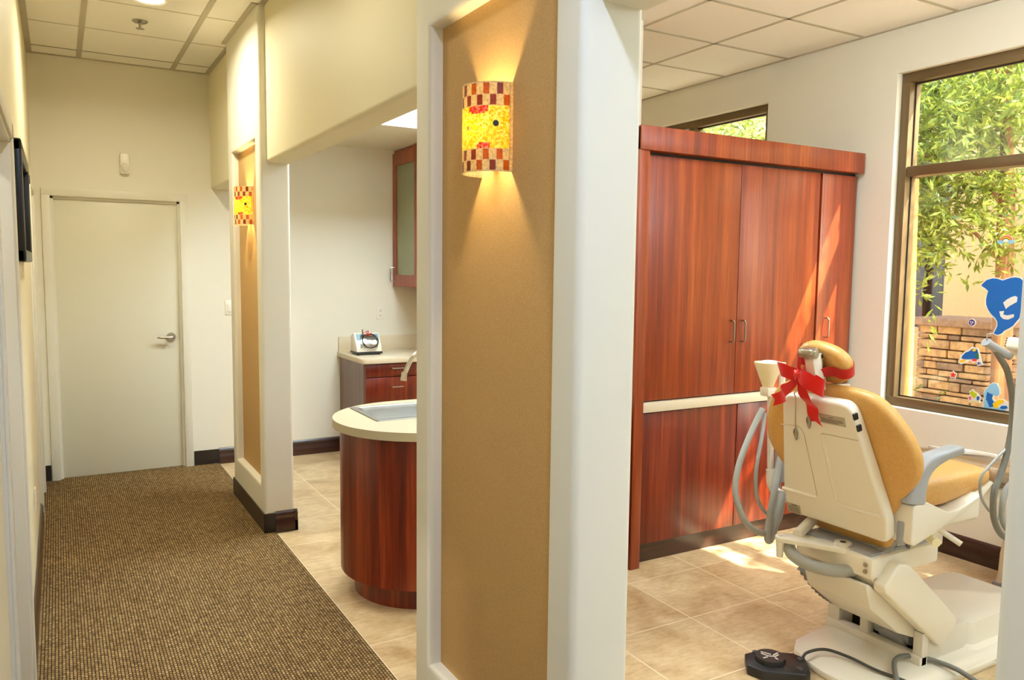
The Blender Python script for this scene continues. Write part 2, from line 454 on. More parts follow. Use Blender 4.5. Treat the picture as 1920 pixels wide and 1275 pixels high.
def pillar(name, y0, y1, label):
    mb = MB().m('wall_paint')
    wall_grid(mb, YZ, [y0, y1], [0, ZC], XP, XPB, [(y0 + 0.118, y1 - 0.118, 0.28, 2.35)], 0.02, ('lo', 'hi', 'both'))
    o = mb.build(name); struct(o, label, 'wall')
    p = MB().m('niche_fabric').box(XP + 0.045, XPB - 0.02, y0 + 0.115, y1 - 0.115, 0.277, 2.353).build('niche_panel', o, 0)
    p['label'] = 'tan recessed panel'
    return o
pillar('wall_pillar_near', N0, N1, 'cream wall pillar in the foreground with tan niche')
pillar('wall_pillar_far', F0, F1, 'cream wall pillar farther down the hallway with tan niche')
def header(name, y0, y1, label):
    mb = MB().m('wall_paint_lamplit' if y0 > 1 else 'wall_paint')
    wall_grid(mb, YZ, [y0, y1], [ZH, ZC], XH, XPB, [], 0.022, ('bot',))
    o = mb.build(name); struct(o, label, 'wall')
header('wall_header_middle', N1, F0, 'cream header spanning the opening between the two pillars')
header('wall_header_far', F1, YB, 'cream header over the opening by the end wall')
header('wall_header_near', ROOM_END, N1 - 0.95, 'cream header over the opening to the treatment room') if False else header('wall_header_near', ROOM_END, N0, 'cream header over the opening to the treatment room')
mb = MB().m('wall_paint'); wall_grid(mb, YZ, [YF, ROOM_END], [0, ZC], XP, XPB, [], 0.022, ('hi', 'both'))
o = mb.build('wall_corner'); struct(o, 'pale wall end at the right edge of view', 'wall')

# baseboards
PROF = [(0, 0), (0.017, 0), (0.017, 0.066), (0.011, 0.078), (0.011, 0.092), (0.015, 0.099), (0.015, 0.108), (0.006, 0.124), (0, 0.13)]
def base_run(mb, axis, pos, sgn, a, b, m='dark_base_wood'):
    """moulded baseboard along a wall face at pos, protruding towards sgn"""
    mb.m(m)
    if axis == 'x': mb.prism([(pos + sgn * d, z) for d, z in PROF], lambda u, v, d: Vector((d, u, v)), a, b)
    else: mb.prism([(pos + sgn * d, z) for d, z in PROF], lambda u, v, d: Vector((u, d, v)), a, b)
def flat_run(mb, axis, pos, sgn, a, b, h=0.122, t=0.006):
    mb.m('black_vinyl')
    lo, hi = sorted((pos, pos + sgn * t))
    if axis == 'x': mb.box(a, b, lo, hi, 0, h)
    else: mb.box(lo, hi, a, b, 0, h)
mb = MB(); flat_run(mb, 'x', YB, -1, 0.90, 1.09); base_run(mb, 'x', YB, -1, 1.09, 2.10, 'dark_base_wood_across'); flat_run(mb, 'x', YB, -1, XL, -0.09)
struct(mb.build('baseboard_back'), 'dark baseboard along the end wall', 'baseboard')
mb = MB(); base_run(mb, 'y', XL, 1, 3.40, 5.56); flat_run(mb, 'y', XL, 1, 6.36, YB); base_run(mb, 'y', XL, 1, YF, 2.35)
struct(mb.build('baseboard_left'), 'dark wood baseboard along the left hallway wall', 'baseboard')
mb = MB(); base_run(mb, 'y', XR, -1, YF, 3.25)
struct(mb.build('baseboard_right'), 'dark wood baseboard under the large window', 'baseboard')
def pillar_base(name, y0, y1, label):
    mb = MB(); flat_run(mb, 'y', XP, -1, y0 - 0.006, y1 + 0.006, 0.122, 0.008)
    mb.m('black_vinyl').box(XP - 0.006, XP + 0.06, y0 - 0.008, y0, 0, 0.122); mb.box(XP - 0.006, XP + 0.06, y1, y1 + 0.008, 0, 0.122)
    base_run(mb, 'x', y0, -1, XP + 0.06, XPB + 0.017, 'dark_base_wood_across'); base_run(mb, 'x', y1, 1, XP + 0.06, XPB + 0.017, 'dark_base_wood_across')
    base_run(mb, 'y', XPB, 1, y0 - 0.017, y1 + 0.017)
    struct(mb.build(name), label, 'baseboard')
pillar_base('baseboard_far', F0, F1, 'dark baseboard wrapped around the farther pillar')
pillar_base('baseboard_near', N0, N1, 'dark baseboard wrapped around the foreground pillar')

# ------------------------------------------------------------------ doors
def handle_lever(parent, x, y, z):
    mb = MB().m('brushed_steel'); mb.cyl((x, y, z), (x, y - 0.018, z), 0.035, 0.031); mb.cyl((x, y - 0.018, z), (x, y - 0.055, z), 0.013)
    mb.tube([(x, y - 0.055, z), (x - 0.03, y - 0.062, z), (x - 0.075, y - 0.058, z), (x - 0.105, y - 0.05, z + 0.002)], [0.013, 0.012, 0.010, 0.008])
    h = mb.build('lever_handle', parent); h['label'] = 'brushed steel lever'
d = thing('door_1', (0.40, YB, 0), 'pale flush door closed at the end of the hallway', 'door', kind='structure')
MB().m('door_paint').box(-0.015, 0.822, YB + 0.03, YB + 0.07, 0.008, 2.085, 0.002).build('door_leaf', d)
f = MB().m('white_trim_paint')
for a, b in ((-0.085, -0.03), (0.837, 0.892)): f.box(a, b, YB - 0.016, YB + 0.10, 0, 2.10, 0.003)
f.box(-0.085, 0.892, YB - 0.016, YB + 0.10, 2.095, 2.15, 0.003)
for a, b in ((-0.03, -0.012), (0.82, 0.837)): f.box(a, b, YB + 0.012, YB + 0.03, 0, 2.10)
f.box(-0.03, 0.837, YB + 0.012, YB + 0.03, 2.078, 2.10)
f.build('door_frame', d); handle_lever(d, 0.757, YB + 0.03, 1.045)

def side_door(name, y0, y1, ztop, label, lever=True, opened=False):
    d = thing(name, (XL, (y0 + y1) / 2, 0), label, 'door', kind='structure')
    f = MB().m('white_trim_paint'); c = 0.07
    for a, b in ((y0 - c, y0), (y1, y1 + c)):
        f.box(XL - 0.135, XL + 0.010, a, b, 0, ztop, 0.003)
        lo, hi = (a + 0.014, b) if a > y0 else (a, b - 0.014)
        f.box(XL + 0.009, XL + 0.019, lo, hi, 0, ztop + c, 0.003)
    f.box(XL - 0.135, XL + 0.010, y0 - c, y1 + c, ztop, ztop + c, 0.003); f.box(XL + 0.009, XL + 0.019, y0 - c, y1 + c, ztop + 0.014, ztop + c, 0.003)
    for a, b in ((y0 - .001, y0 + 0.012), (y1 - 0.012, y1 + .001)): f.box(XL - 0.095, XL - 0.06, a, b, 0, ztop)
    f.box(XL - 0.095, XL - 0.06, y0, y1, ztop - 0.012, ztop + .001)
    f.build('door_frame', d)
    if opened: MB().m('door_paint').box(XL - 0.14 - (y1 - y0), XL - 0.135, y0 - 0.045, y0 - 0.005, 0.008, ztop - 0.004, 0.002).build('door_leaf', d)
    else: MB().m('door_paint').box(XL - 0.134, XL - 0.096, y0 + 0.003, y1 - 0.003, 0.008, ztop - 0.004, 0.002).build('door_leaf', d)
    return d
d2 = side_door('door_2', 2.42, 3.335, 2.03, 'white door frame at the left edge of view', opened=True)
d3 = side_door('door_3', 5.63, 6.29, 2.06, 'white door frame far down the left hallway wall')
o = MB().m('brushed_steel').box(XL - 0.058, XL - 0.03, 3.3335, 3.336, 0.98, 1.10, 0.001).build('strike_plate', d2)

# ------------------------------------------------------------------ windows
def window(name, y0, y1, z0, z1, muls_z, muls_y, label):
    x0, x1 = XR + 0.045, XR + 0.15
    w = thing(name, (XR + 0.1, (y0 + y1) / 2, z0), label, 'window', kind='structure'); t = 0.055
    f = MB().m('bronze_metal')
    f.box(x0, x1, y0, y1, z0, z0 + t, 0.003); f.box(x0, x1, y0, y1, z1 - t, z1, 0.003)
    f.box(x0, x1, y0, y0 + t, z0 + t, z1 - t, 0.002); f.box(x0, x1, y1 - t, y1, z0 + t, z1 - t, 0.002)
    f.m('bronze_dark')
    f.box(x0 + 0.05, x0 + 0.056, y0 + t, y1 - t, z0 + t - 0.0, z0 + t + 0.008); f.box(x0 + 0.05, x0 + 0.056, y1 - t - 0.008, y1 - t, z0 + t, z1 - t)
    f.box(x0 + 0.05, x0 + 0.056, y0 + t, y1 - t, z1 - t - 0.008, z1 - t)
    f.build('window_frame', w, 30)
    zs = [z0 + t] + muls_z + [z1 - t]; ys = [y0 + t] + muls_y + [y1 - t]
    for z in muls_z: MB().m('bronze_metal').box(x0 + 0.008, x1, y0 + t, y1 - t, z - 0.03, z + 0.03, 0.003).build('transom', w, 30)
    for y in muls_y: MB().m('bronze_metal').box(x0 + 0.008, x1, y - 0.03, y + 0.03, z0 + t, z1 - t, 0.003).build('mullion', w, 30)
    for i in range(len(zs) - 1):
        for j in range(len(ys) - 1):
            a = zs[i] + (0.03 if i else 0); b = zs[i + 1] - (0.03 if i + 1 < len(zs) - 1 else 0)
            c = ys[j] + (0.03 if j else 0); e = ys[j + 1] - (0.03 if j + 1 < len(ys) - 1 else 0)
            MB().m('window_glass').box(XR + 0.105, XR + 0.109, c, e, a, b).build('glass_pane', w, 0)
    return w
window('window_1', 1.15, 3.025, 0.795, 2.795, [2.215], [], 'large bronze framed window beside the dental chair')
window('window_2', 4.02, 5.6, 1.0, 2.80, [], [4.85], 'bronze framed window seen above the tall cabinet')

# ------------------------------------------------------------------ wall sconces
def sconce(yc, label):
    t = thing('wall_sconce', (1.07, yc, 1.98), label, 'lamp', 'mosaic sconces in the wall niches')
    z0, z1 = 1.864, 2.10; cx0 = 1.0675; dx, dy = 0.090, 0.088
    fr = [0, .014, .127, .134, .25, .257, .733, .740, .855, .862, .985, 1]
    b = bmesh.new(); names = ['mosaic_grout', 'mosaic_pale', 'mosaic_amber', 'mosaic_brown', 'mosaic_yellow', 'mosaic_red', 'shade_rim']
    P = lambda th, z, k=1.0: Vector((cx0 - dx * k * cos(th), yc + dy * k * sin(th), z))
    cols = 15; ths = []
    for c in range(cols):
        a = -pi / 2 + pi * c / cols; w = pi / cols; ths += [(a, 1, c), (a + w * 0.13, 0, c)]
    ths.append((pi / 2, 1, cols))
    rnd = random.Random(3)
    def quad(t0, t1, za, zb, mi):
        vs = [b.verts.new(P(t0, za)), b.verts.new(P(t1, za)), b.verts.new(P(t1, zb)), b.verts.new(P(t0, zb))]
        f = b.faces.new(vs); f.material_index = mi
    H = z1 - z0
    for r in range(len(fr) - 1):
        za, zb = z0 + fr[r] * H, z0 + fr[r + 1] * H
        if r in (0, 10): band = 'rim'
        elif r in (1, 3, 7, 9): band = 'tile'
        elif r in (2, 4, 6, 8): band = 'grout'
        else: band = 'mid'
        if band == 'mid':
            nu, nv = 60, 22
            blobs = [(-0.55, .93, .34, .13, 1), (-1.28, .08, .0, .0, 0), (-0.75, .05, .22, .10, 1), (0.62, .06, .2, .12, 1), (-0.15, .5, .06, .06, 1), (1.1, .9, .2, .12, 1)]
            for i in range(nu):
                for j in range(nv):
                    a = -pi / 2 + pi * (i + .5) / nu; v = (j + .5) / nv
                    red = any(bl[4] and ((a - bl[0]) / bl[2]) ** 2 + ((v - bl[1]) / bl[3]) ** 2 < 1 for bl in blobs)
                    quad(-pi / 2 + pi * i / nu, -pi / 2 + pi * (i + 1) / nu, za + (zb - za) * j / nv, za + (zb - za) * (j + 1) / nv, 5 if red else 4)
            continue
        for k in range(len(ths) - 1):
            a, isg, c = ths[k]; a2 = ths[k + 1][0]
            if band == 'rim': mi = 0
            elif band == 'grout' or isg: mi = 0
            else:
                dark = (c + (0 if r in (1, 7) else 1)) % 2 == 0
                mi = (2 if rnd.random() < 0.4 else 3) if dark else 1
            for s_ in range(2): quad(a + (a2 - a) * s_ / 2, a + (a2 - a) * (s_ + 1) / 2, za, zb, mi)
    bmesh.ops.remove_doubles(b, verts=b.verts, dist=1e-5)
    # pale inner lining of the shade, closed to the outside along the two rims
    for i in range(40):
        t0, t1 = -pi / 2 + pi * i / 40, -pi / 2 + pi * (i + 1) / 40; kk = 0.955
        for pts_ in ((P(t0, z0, kk), P(t0, z1, kk), P(t1, z1, kk), P(t1, z0, kk)), (P(t0, z1, kk), P(t0, z1), P(t1, z1), P(t1, z1, kk)), (P(t0, z0), P(t0, z0, kk), P(t1, z0, kk), P(t1, z0))):
            f = b.faces.new([b.verts.new(q_) for q_ in pts_]); f.material_index = 6
    me = bpy.data.meshes.new('lamp_shade'); b.to_mesh(me); b.free()
    for n_ in names: me.materials.append(MATS[n_])
    o = bpy.data.objects.new('lamp_shade', me); COL.objects.link(o); o.parent = t; o.matrix_parent_inverse = t.matrix_basis.inverted()
    for p in me.polygons: p.use_smooth = True
    me.set_sharp_from_angle(angle=radians(40))
    for sg in (-1, 1): MB().m('shade_rim').box(cx0 - 0.002, 1.0745, yc + sg * dy - 0.003, yc + sg * dy + 0.003, z0, z1).build('shade_edge', t)
    MB().m('white_plastic').box(1.062, 1.0745, yc - 0.05, yc + 0.05, 1.93, 2.04, 0.003).build('backplate', t)
    c = MB().m('black_plastic'); th = -1.12; q = P(th, z0 + 0.535 * H)
    nrm = Vector((-cos(th) / dx, sin(th) / dy, 0)).normalized()
    c.cyl(q - nrm * 0.001, q + nrm * 0.005, 0.0085, 0.007); k = c.build('cabochon', t); k['label'] = 'black glass dot'
    s_ = MB().m('white_plastic').cyl((1.035, yc, 1.93), (1.062, yc, 1.945), 0.012).build('lamp_socket', t)
    L = bpy.data.lights.new('sconce_bulb', 'POINT'); L.energy = 10.0; L.color = (1.0, 0.74, 0.36); L.shadow_soft_size = 0.018
    lo = bpy.data.objects.new('sconce_bulb', L); COL.objects.link(lo); lo.location = (1.012, yc, 1.985); lo.parent = t; lo.matrix_parent_inverse = t.matrix_basis.inverted()
sconce((N0 + N1) / 2, 'lit amber mosaic sconce on the foreground pillar')
sconce((F0 + F1) / 2, 'lit amber mosaic sconce on the farther pillar')

# ------------------------------------------------------------------ small wall and ceiling items
t = thing('picture_frame', (XL, 4.05, 1.6), 'black framed picture hanging on the left hallway wall', 'picture')
mb = MB().m('black_frame'); y0, y1, z0, z1 = 3.62, 4.52, 1.61, 2.085; x0, x1 = XL, XL + 0.036
for a in ((y0, y0 + 0.05, z0, z1), (y1 - 0.05, y1, z0, z1), (y0, y1, z0, z0 + 0.05), (y0, y1, z1 - 0.05, z1)): mb.box(x0, x1, *a, 0.008, 3)
mb.build('frame', t); MB().m('white_print').box(x0, x0 + 0.012, y0 + 0.04, y1 - 0.04, z0 + 0.04, z1 - 0.04).build('print', t)
t = thing('motion_sensor', (0.46, YB, 2.36), 'small white motion detector above the end door', 'sensor')
mb = MB().m('white_plastic'); mb.prism([(0.43 + u, 2.28 + v) for u, v in ((0, .008), (.004, 0), (.060, 0), (.064, .008), (.064, .145), (.057, .153), (.007, .153), (0, .145))], XZ, YB, YB - 0.042, 0.006); mb.build('body', t)
MB().m('chair_white_mat').ell((0.462, YB - 0.042, 2.325), 0.026, 0.012, 0.034).build('lens', t)
t = thing('fire_sprinkler', (0.49, 5.44, ZC), 'chrome fire sprinkler in the hallway ceiling', 'sprinkler')
MB().m('nickel').lathe([(0.045, 0), (0.045, -0.004), (0.034, -0.012), (0.012, -0.014)], (0.49, 5.44, ZC)).build('escutcheon', t)
mb = MB().m('nickel'); mb.cyl((0.49, 5.44, ZC - 0.012), (0.49, 5.44, ZC - 0.045), 0.008); mb.lathe([(0.024, -0.045), (0.024, -0.048), (0.004, -0.05)], (0.49, 5.44, ZC)); mb.build('deflector', t)
def outlet(name, fn, label, sw=False):
    t = thing(name, fn(0, 0, 0), label, 'switch' if sw else 'outlet')
    R = lambda u0, u1, v0, v1, d0, d1, m, bev=0.0: MB().m(m).prism([(u0, v0), (u1, v0), (u1, v1), (u0, v1)], fn, d0, d1, bev)
    R(-0.036, 0.036, -0.058, 0.058, 0, 0.006, 'white_plastic', 0.002).build('cover_plate', t)
    if sw: R(-0.016, 0.016, -0.033, 0.033, 0.005, 0.010, 'white_plastic', 0.002).build('rocker', t)
    else:
        for s_ in (-0.021, 0.021):
            r = R(-0.016, 0.016, s_ - 0.014, s_ + 0.014, 0.005, 0.008, 'white_plastic', 0.002).build('receptacle', t)
            k = MB().m('dark_grey')
            for u in (-0.006, 0.006): k.prism([(u - 0.0015, s_ - 0.002), (u + 0.0015, s_ - 0.002), (u + 0.0015, s_ + 0.007), (u - 0.0015, s_ + 0.007)], fn, 0.006, 0.0084)
            k.prism([(-0.003, s_ - 0.01), (0.003, s_ - 0.01), (0.003, s_ - 0.005), (-0.003, s_ - 0.005)], fn, 0.006, 0.0084); k.build('slot', r, 0)
outlet('wall_outlet', lambda u, v, d: Vector((2.475 + u, YB - d, 1.205 + v)), 'white outlet on the wall above the base counter')
outlet('wall_outlet.001', lambda u, v, d: Vector((XL + d, 4.55 + u, 0.42 + v)), 'white outlet low on the left hallway wall')
outlet('light_switch', lambda u, v, d: Vector((1.195 + u, YB - d, 1.27 + v)), 'white light switch half hidden behind the farther pillar', True)

# recessed hallway lamps
def downlight(x, y, z, watts, color, label, group='recessed hallway lamps'):
    t = thing('ceiling_downlight', (x, y, z), label, 'lamp', group)
    MB().m('ceiling_paint').lathe([(0.098, 0.002), (0.098, -0.006), (0.088, -0.010), (0.078, -0.004), (0.078, 0.002)], (x, y, z)).build('trim_ring', t)
    MB().m('lamp_diffuser').lathe([(0.0, -0.002), (0.078, -0.002), (0.078, 0.0)], (x, y, z)).build('diffuser', t)
    L = bpy.data.lights.new('downlight_lamp', 'AREA'); L.shape = 'DISK'; L.size = 0.15; L.energy = watts; L.color = color; L.spread = radians(165)
    o = bpy.data.objects.new('downlight_lamp', L); COL.objects.link(o); o.location = (x, y, z - 0.014); o.parent = t; o.matrix_parent_inverse = t.matrix_basis.inverted()
WARM = (1.0, 0.95, 0.74)
downlight(0.5, 4.97, ZC, 26, WARM, 'recessed lamp in the hallway ceiling by the sprinkler')
for y in (2.9, 0.6, -1.7): downlight(0.5, y, ZC, 5.0 if y > 2 else 19, WARM if y > 2 else (0.75, 0.96, 1.45), 'recessed lamp in the hallway ceiling overhead, out of view')  # the cool pair nearest the camera stands in for daylight from behind
def troffer(x, y, w, l, watts, color):
    t = thing('ceiling_troffer', (x, y, ZR), 'flat panel lamp in the treatment room ceiling, placed out of view', 'lamp', 'treatment room ceiling lamps')
    MB().m('ceiling_metal').box(x - w / 2, x + w / 2, y - l / 2, y + l / 2, ZR - 0.008, ZR + 0.002).build('trim_frame', t)
    mb = MB().m('panel_lens').box(x - w / 2 + 0.03, x + w / 2 - 0.03, y - l / 2 + 0.03, y + l / 2 - 0.03, ZR - 0.085, ZR - 0.007, 0.02); mb.build('diffuser', t)
COOL = (1.0, 0.94, 0.83)
def fill_pendant(x, y, label):  # added out of view to brighten the room and its ceiling
    t = thing('fill_lamp', (x, y, 2.5), label, 'lamp', 'treatment room ceiling lamps')
    MB().m('ceiling_metal').box(x - 0.62, x + 0.62, y - 0.16, y + 0.16, 2.495, 2.505, 0.0).build('frame', t)
    MB().m('fill_uplight_lens').box(x - 0.60, x + 0.60, y - 0.14, y + 0.14, 2.506, 2.56, 0.01).build('upper_lens', t)
    MB().m('fill_lens').box(x - 0.60, x + 0.60, y - 0.14, y + 0.14, 2.46, 2.494, 0.01).build('lower_lens', t)
    for dx in (-0.45, 0.45): MB().m('nickel').cyl((x + dx, y, 2.55), (x + dx, y, ZR), 0.004, seg=8).build('rod', t)
troffer(2.2, 5.0, 1.2, 0.6, 62, COOL)
troffer(2.5, 2.0, 0.45, 0.9, 62, COOL)  # extra panel added overhead, unseen, to lift the room light
fill_pendant(3.3, 0.5, 'added linear fill lamp in the treatment room, out of view')
fill_pendant(3.3, -1.5, 'added linear fill lamp in the treatment room, out of view')
downlight(-1.3, 2.7, ZC, 26, (1.0, 0.95, 0.85), 'recessed lamp in the side room ceiling', 'side room lamp')

# ------------------------------------------------------------------ tall cabinet
def pull_v(parent, x, y, z0, z1):
    MB().m('nickel').tube([(x, y, z0), (x, y - 0.026, z0), (x, y - 0.034, z0 + 0.008), (x, y - 0.034, z1 - 0.008), (x, y - 0.026, z1), (x, y, z1)], 0.0048, 8, False).build('handle', parent)
cab = thing('tall_cabinet', (3.5, 3.25, 0), 'tall cherry wood storage cabinet behind the dental chair', 'cabinet')
CY = 3.25
MB().m('cherry').box(2.667, 4.372, CY + 0.022, 3.71, 0.11, 2.30).build('carcass', cab)
MB().m('cherry').box(2.604, 2.668, 3.214, 3.715, 0.0, 2.34, 0.002).build('side_panel', cab)
MB().m('cherry').box(2.604, 4.374, 3.205, 3.715, 2.222, 2.345, 0.002).build('crown_panel', cab)
MB().m('dark_base_wood_across').box(2.667, 4.372, 3.285, 3.30, 0.0, 0.115).build('toe_kick', cab)
MB().m('gap_shade').box(2.668, 4.37, CY + 0.018, CY + 0.026, 0.11, 2.222).build('reveal_shade', cab)  # dark sheet standing in for the shade between the doors
for x0, x1, hx in ((2.672, 3.362, 3.315), (3.366, 4.026, 3.402), (4.046, 4.366, 4.12)):
    dd = MB().m('cherry').box(x0, x1, CY, CY + 0.02, 0.905, 2.205, 0.0015).build('door', cab)
    if hx: pull_v(dd, hx, CY, 1.205, 1.325)
for x0, x1 in ((2.672, 3.392), (3.398, 4.026), (4.046, 4.366)):
    MB().m('cherry_red').box(x0, x1, CY, CY + 0.02, 0.115, 0.838, 0.0015).build('door', cab)
o = MB().m('counter_laminate').box(2.668, 4.372, 3.228, 3.30, 0.846, 0.898, 0.002).build('ledge', cab); o['label'] = 'cream laminate ledge'

# ------------------------------------------------------------------ island with sink
IX, IY = 1.585, 3.62
def stadium(r, x1, n=28):
    pts = [(IX - r * sin(pi * k / n), IY + r * cos(pi * k / n)) for k in range(n + 1)]
    return pts + [(x1, IY - r), (x1, IY + r)]
isl = thing('sink_island', (2.0, IY, 0), 'round ended cherry wood sink island behind the foreground pillar', 'cabinet')
o = MB().m('cherry_red').prism(stadium(0.42, 2.52), XY, 0.115, 0.825)
o.bm.faces.ensure_lookup_table()
bmesh.ops.delete(o.bm, geom=[f for f in o.bm.faces if abs(f.normal.z) > 0.9 and f.calc_center_median().z > 0.8], context='FACES')
o.build('body', isl); MB().m('cherry_red').prism(stadium(0.352, 2.50), XY, 0.0, 0.118).build('toe_kick', isl)
SX0, SX1, SY0, SY1 = 1.305, 1.77, 3.545, 3.965
hole = [(SX0 + .02, SY0 + .02), (SX1 - .02, SY0 + .02), (SX1 - .02, SY1 - .02), (SX0 + .02, SY1 - .02)]
mb = MB().m('island_laminate').prism(stadium(0.455, 2.53, 36), XY, 0.825, 0.865, hole=hole)
o = mb.build('countertop', None, 30); tag(o, 'pale rounded laminate countertop on the sink island', 'countertop')
def rrect(x0, x1, y0, y1, r, n=6):
    out = []
    for cx_, cy_, a in ((x1 - r, y1 - r, 0), (x0 + r, y1 - r, pi / 2), (x0 + r, y0 + r, pi), (x1 - r, y0 + r, 3 * pi / 2)):
        out += [(cx_ + r * cos(a + pi / 2 * k / n), cy_ + r * sin(a + pi / 2 * k / n)) for k in range(n + 1)]
    return out
snk = thing('sink', ((SX0 + SX1) / 2, 3.755, 0.865), 'stainless steel drop in sink in the island top', 'sink')
R0 = lambda g, z, r: [Vector((x, y, z)) for x, y in rrect(SX0 + g, SX1 - g, SY0 + g, SY1 - g, r)]
mb = MB().m('sink_steel'); mb.loft([R0(0, 0.8655, .012), R0(0.002, 0.870, .012), R0(0.022, 0.872, .02), R0(0.03, 0.868, .03)], False, False); mb.build('rim', snk)
mb = MB().m('sink_steel'); R1 = lambda g, z, r: [Vector((x, y, z)) for x, y in rrect(SX0 + .03 + g, SX1 - .03 - g - 0.06 * 0, SY0 + .03 + g, SY1 - .03 - g, r)]
mb.loft([R1(0, 0.868, .03), R1(0.006, 0.85, .04), R1(0.014, 0.74, .05), R1(0.03, 0.722, .05), R1(0.14, 0.716, .03)], False, True); mb.build('bowl', snk)
MB().m('dark_grey').lathe([(0.0, 0.0), (0.03, 0.0), (0.032, -0.002)], (1.53, 3.755, 0.7185)).build('drain', snk)
fc = thing('faucet', (1.90, 3.75, 0.865), 'chrome gooseneck faucet over the island sink', 'faucet')
MB().m('chrome').lathe([(0.03, 0), (0.03, 0.012), (0.02, 0.02), (0.018, 0.05)], (1.90, 3.75, 0.865)).build('base', fc)
mb = MB().m('chrome'); pts = [(1.90, 3.75, 0.91), (1.90, 3.75, 1.02)] + [(1.715 + 0.185 * cos(a), 3.75, 1.02 + 0.185 * sin(a)) for a in [pi * k / 10 for k in range(1, 10)]] + [(1.527, 3.75, 1.05)]
mb.tube(pts, 0.012, 12, True, 3); mb.build('spout', fc)
MB().m('chrome').cyl((1.530, 3.75, 1.068), (1.524, 3.75, 1.025), 0.0145, 0.016).build('aerator', fc)
MB().m('chrome').tube([(1.90, 3.735, 0.93), (1.90, 3.68, 0.94), (1.90, 3.64, 0.96)], [0.008, 0.007, 0.006]).build('handle', fc)

# ------------------------------------------------------------------ base cabinet at the back wall
bc = thing('base_cabinet', (2.5, 6.3, 0), 'cherry wood base cabinet with drawers against the end wall', 'cabinet')
mauve = wood('side_laminate', (92, 62, 50), (104, 72, 58), (114, 80, 66), 0.4)
MB().m('side_laminate').box(2.095, 2.115, 5.995, 6.60, 0.1, 0.835).build('side_panel', bc)
MB().m('cherry_red').box(2.115, 2.915, 6.02, 6.61, 0.10, 0.832).build('carcass', bc)
MB().m('dark_base_wood_across').box(2.115, 2.915, 6.08, 6.10, 0, 0.10).build('toe_kick', bc)
for z0, z1 in ((0.722, 0.826), (0.505, 0.716), (0.31, 0.499), (0.11, 0.304)):
    dr = MB().m('cherry_red').box(2.112, 2.65, 5.998, 6.018, z0, z1, 0.0015).build('drawer', bc)
    zc = 0.79 if z0 > 0.7 else (0.637 if z0 > 0.45 else (z0 + z1) / 2 + 0.03)
    MB().m('nickel').tube([(2.33, 5.998, zc), (2.33, 5.968, zc), (2.43, 5.968, zc), (2.43, 5.998, zc)], 0.005, 8, False).build('handle', dr)
MB().m('cherry_red').box(2.656, 2.91, 5.998, 6.018, 0.11, 0.826, 0.0015).build('door', bc)
ct = thing('counter', (2.5, 6.3, 0.835), 'beige laminate counter with backsplash on the base cabinet', 'countertop')
n_ = 6; ox, oy, r = 2.078, 5.962, 0.05
pts = [(2.918, oy), (2.918, YB - 0.002), (ox, YB - 0.002)] + [(ox + r - r * cos(pi / 2 * k / n_), oy + r - r * sin(pi / 2 * k / n_)) for k in range(n_ + 1)]
MB().m('counter_laminate').prism(pts, XY, 0.835, 0.875, 0.003).build('worktop', ct)
MB().m('counter_laminate').box(2.09, 2.918, YB - 0.022, YB - 0.002, 0.874, 1.005, 0.002).build('backsplash', ct)

# boxed device wrapped in plastic on the counter
dv = thing('curing_device', (2.25, 6.36, 0.875), 'small electronic unit wrapped in plastic on the back counter', 'device')
w0, w1 = 2.135, 2.355; y0 = 6.27
MB().m('chair_white').prism([(y0, 0.9), (y0 + 0.16, 0.9), (y0 + 0.16, 1.03), (y0 + 0.11, 1.055), (y0 + 0.075, 1.05), (y0 + 0.01, 0.945)], YZ, w0, w1, 0.006).build('case', dv)
MB().m('black_plastic').box(w0 - 0.004, w1 + 0.004, y0 - 0.006, y0 + 0.165, 0.884, 0.902, 0.004).build('base_tray', dv)
for fx, fy in ((w0 + .02, y0 + .01), (w1 - .02, y0 + .01), (w0 + .02, y0 + .14), (w1 - .02, y0 + .14)): MB().m('black_plastic').cyl((fx, fy, 0.875), (fx, fy, 0.885), 0.009).build('foot', dv)
sl = Vector((0, 0.065, 0.105)).normalized()
pan = lambda u, v, d: Vector((u, y0 + 0.01, 0.945)) + sl * v + Vector((0, -0.105, 0.065)).normalized() * d
mat('teal_panel', (120, 150, 160), 0.35)
o = MB().m('teal_panel').prism([(w0 + .012, 0.062), (w1 - .012, 0.062), (w1 - .012, 0.118), (w0 + .012, 0.118)], pan, 0, 0.003).build('control_panel', dv)
MB().m('clear_film').prism([(w0 + .03, -0.02), (w1 - .04, -0.015), (w1 - .03, 0.06), (w1 - 0.06, 0.11), (w0 + .05, 0.105)], pan, 0.004, 0.016, 0.004).build('plastic_bag', dv)
mb = MB().m('black_plastic'); cc = ((w0 + w1) / 2 + 0.01, 0.045)
mb.tube([pan(cc[0] + 0.068 * cos(a) * (1 + 0.07 * sin(1.3 * a)), cc[1] + 0.066 * sin(a) * (1 + 0.05 * cos(1.7 * a)), 0.018 + 0.004 * sin(2.3 * a)) for a in [0.35 * k for k in range(38)]], 0.0033, 6, True, 2)
mb.tube([pan(cc[0] - 0.05, cc[1] + 0.04, 0.02), pan(cc[0] - 0.055, cc[1] + 0.07, 0.03), pan(cc[0] - 0.05, cc[1] + 0.10, 0.03)], 0.0042, 6)
mb.build('coiled_cable', dv)
mat('red_tie', (196, 70, 60), 0.5); mb = MB().m('red_tie')
for k in range(5): mb.tube([pan(cc[0] - 0.01, cc[1] + 0.062, 0.022), pan(cc[0] - 0.01 + 0.03 * cos(k * 1.3), cc[1] + 0.062 + 0.02 * sin(k * 1.3), 0.034), pan(cc[0] - 0.01 + 0.045 * cos(k * 1.3 + .5), cc[1] + 0.062 + 0.025 * sin(k * 1.3 + .5), 0.022)], 0.0035, 6)
mb.build('twist_tie', dv)

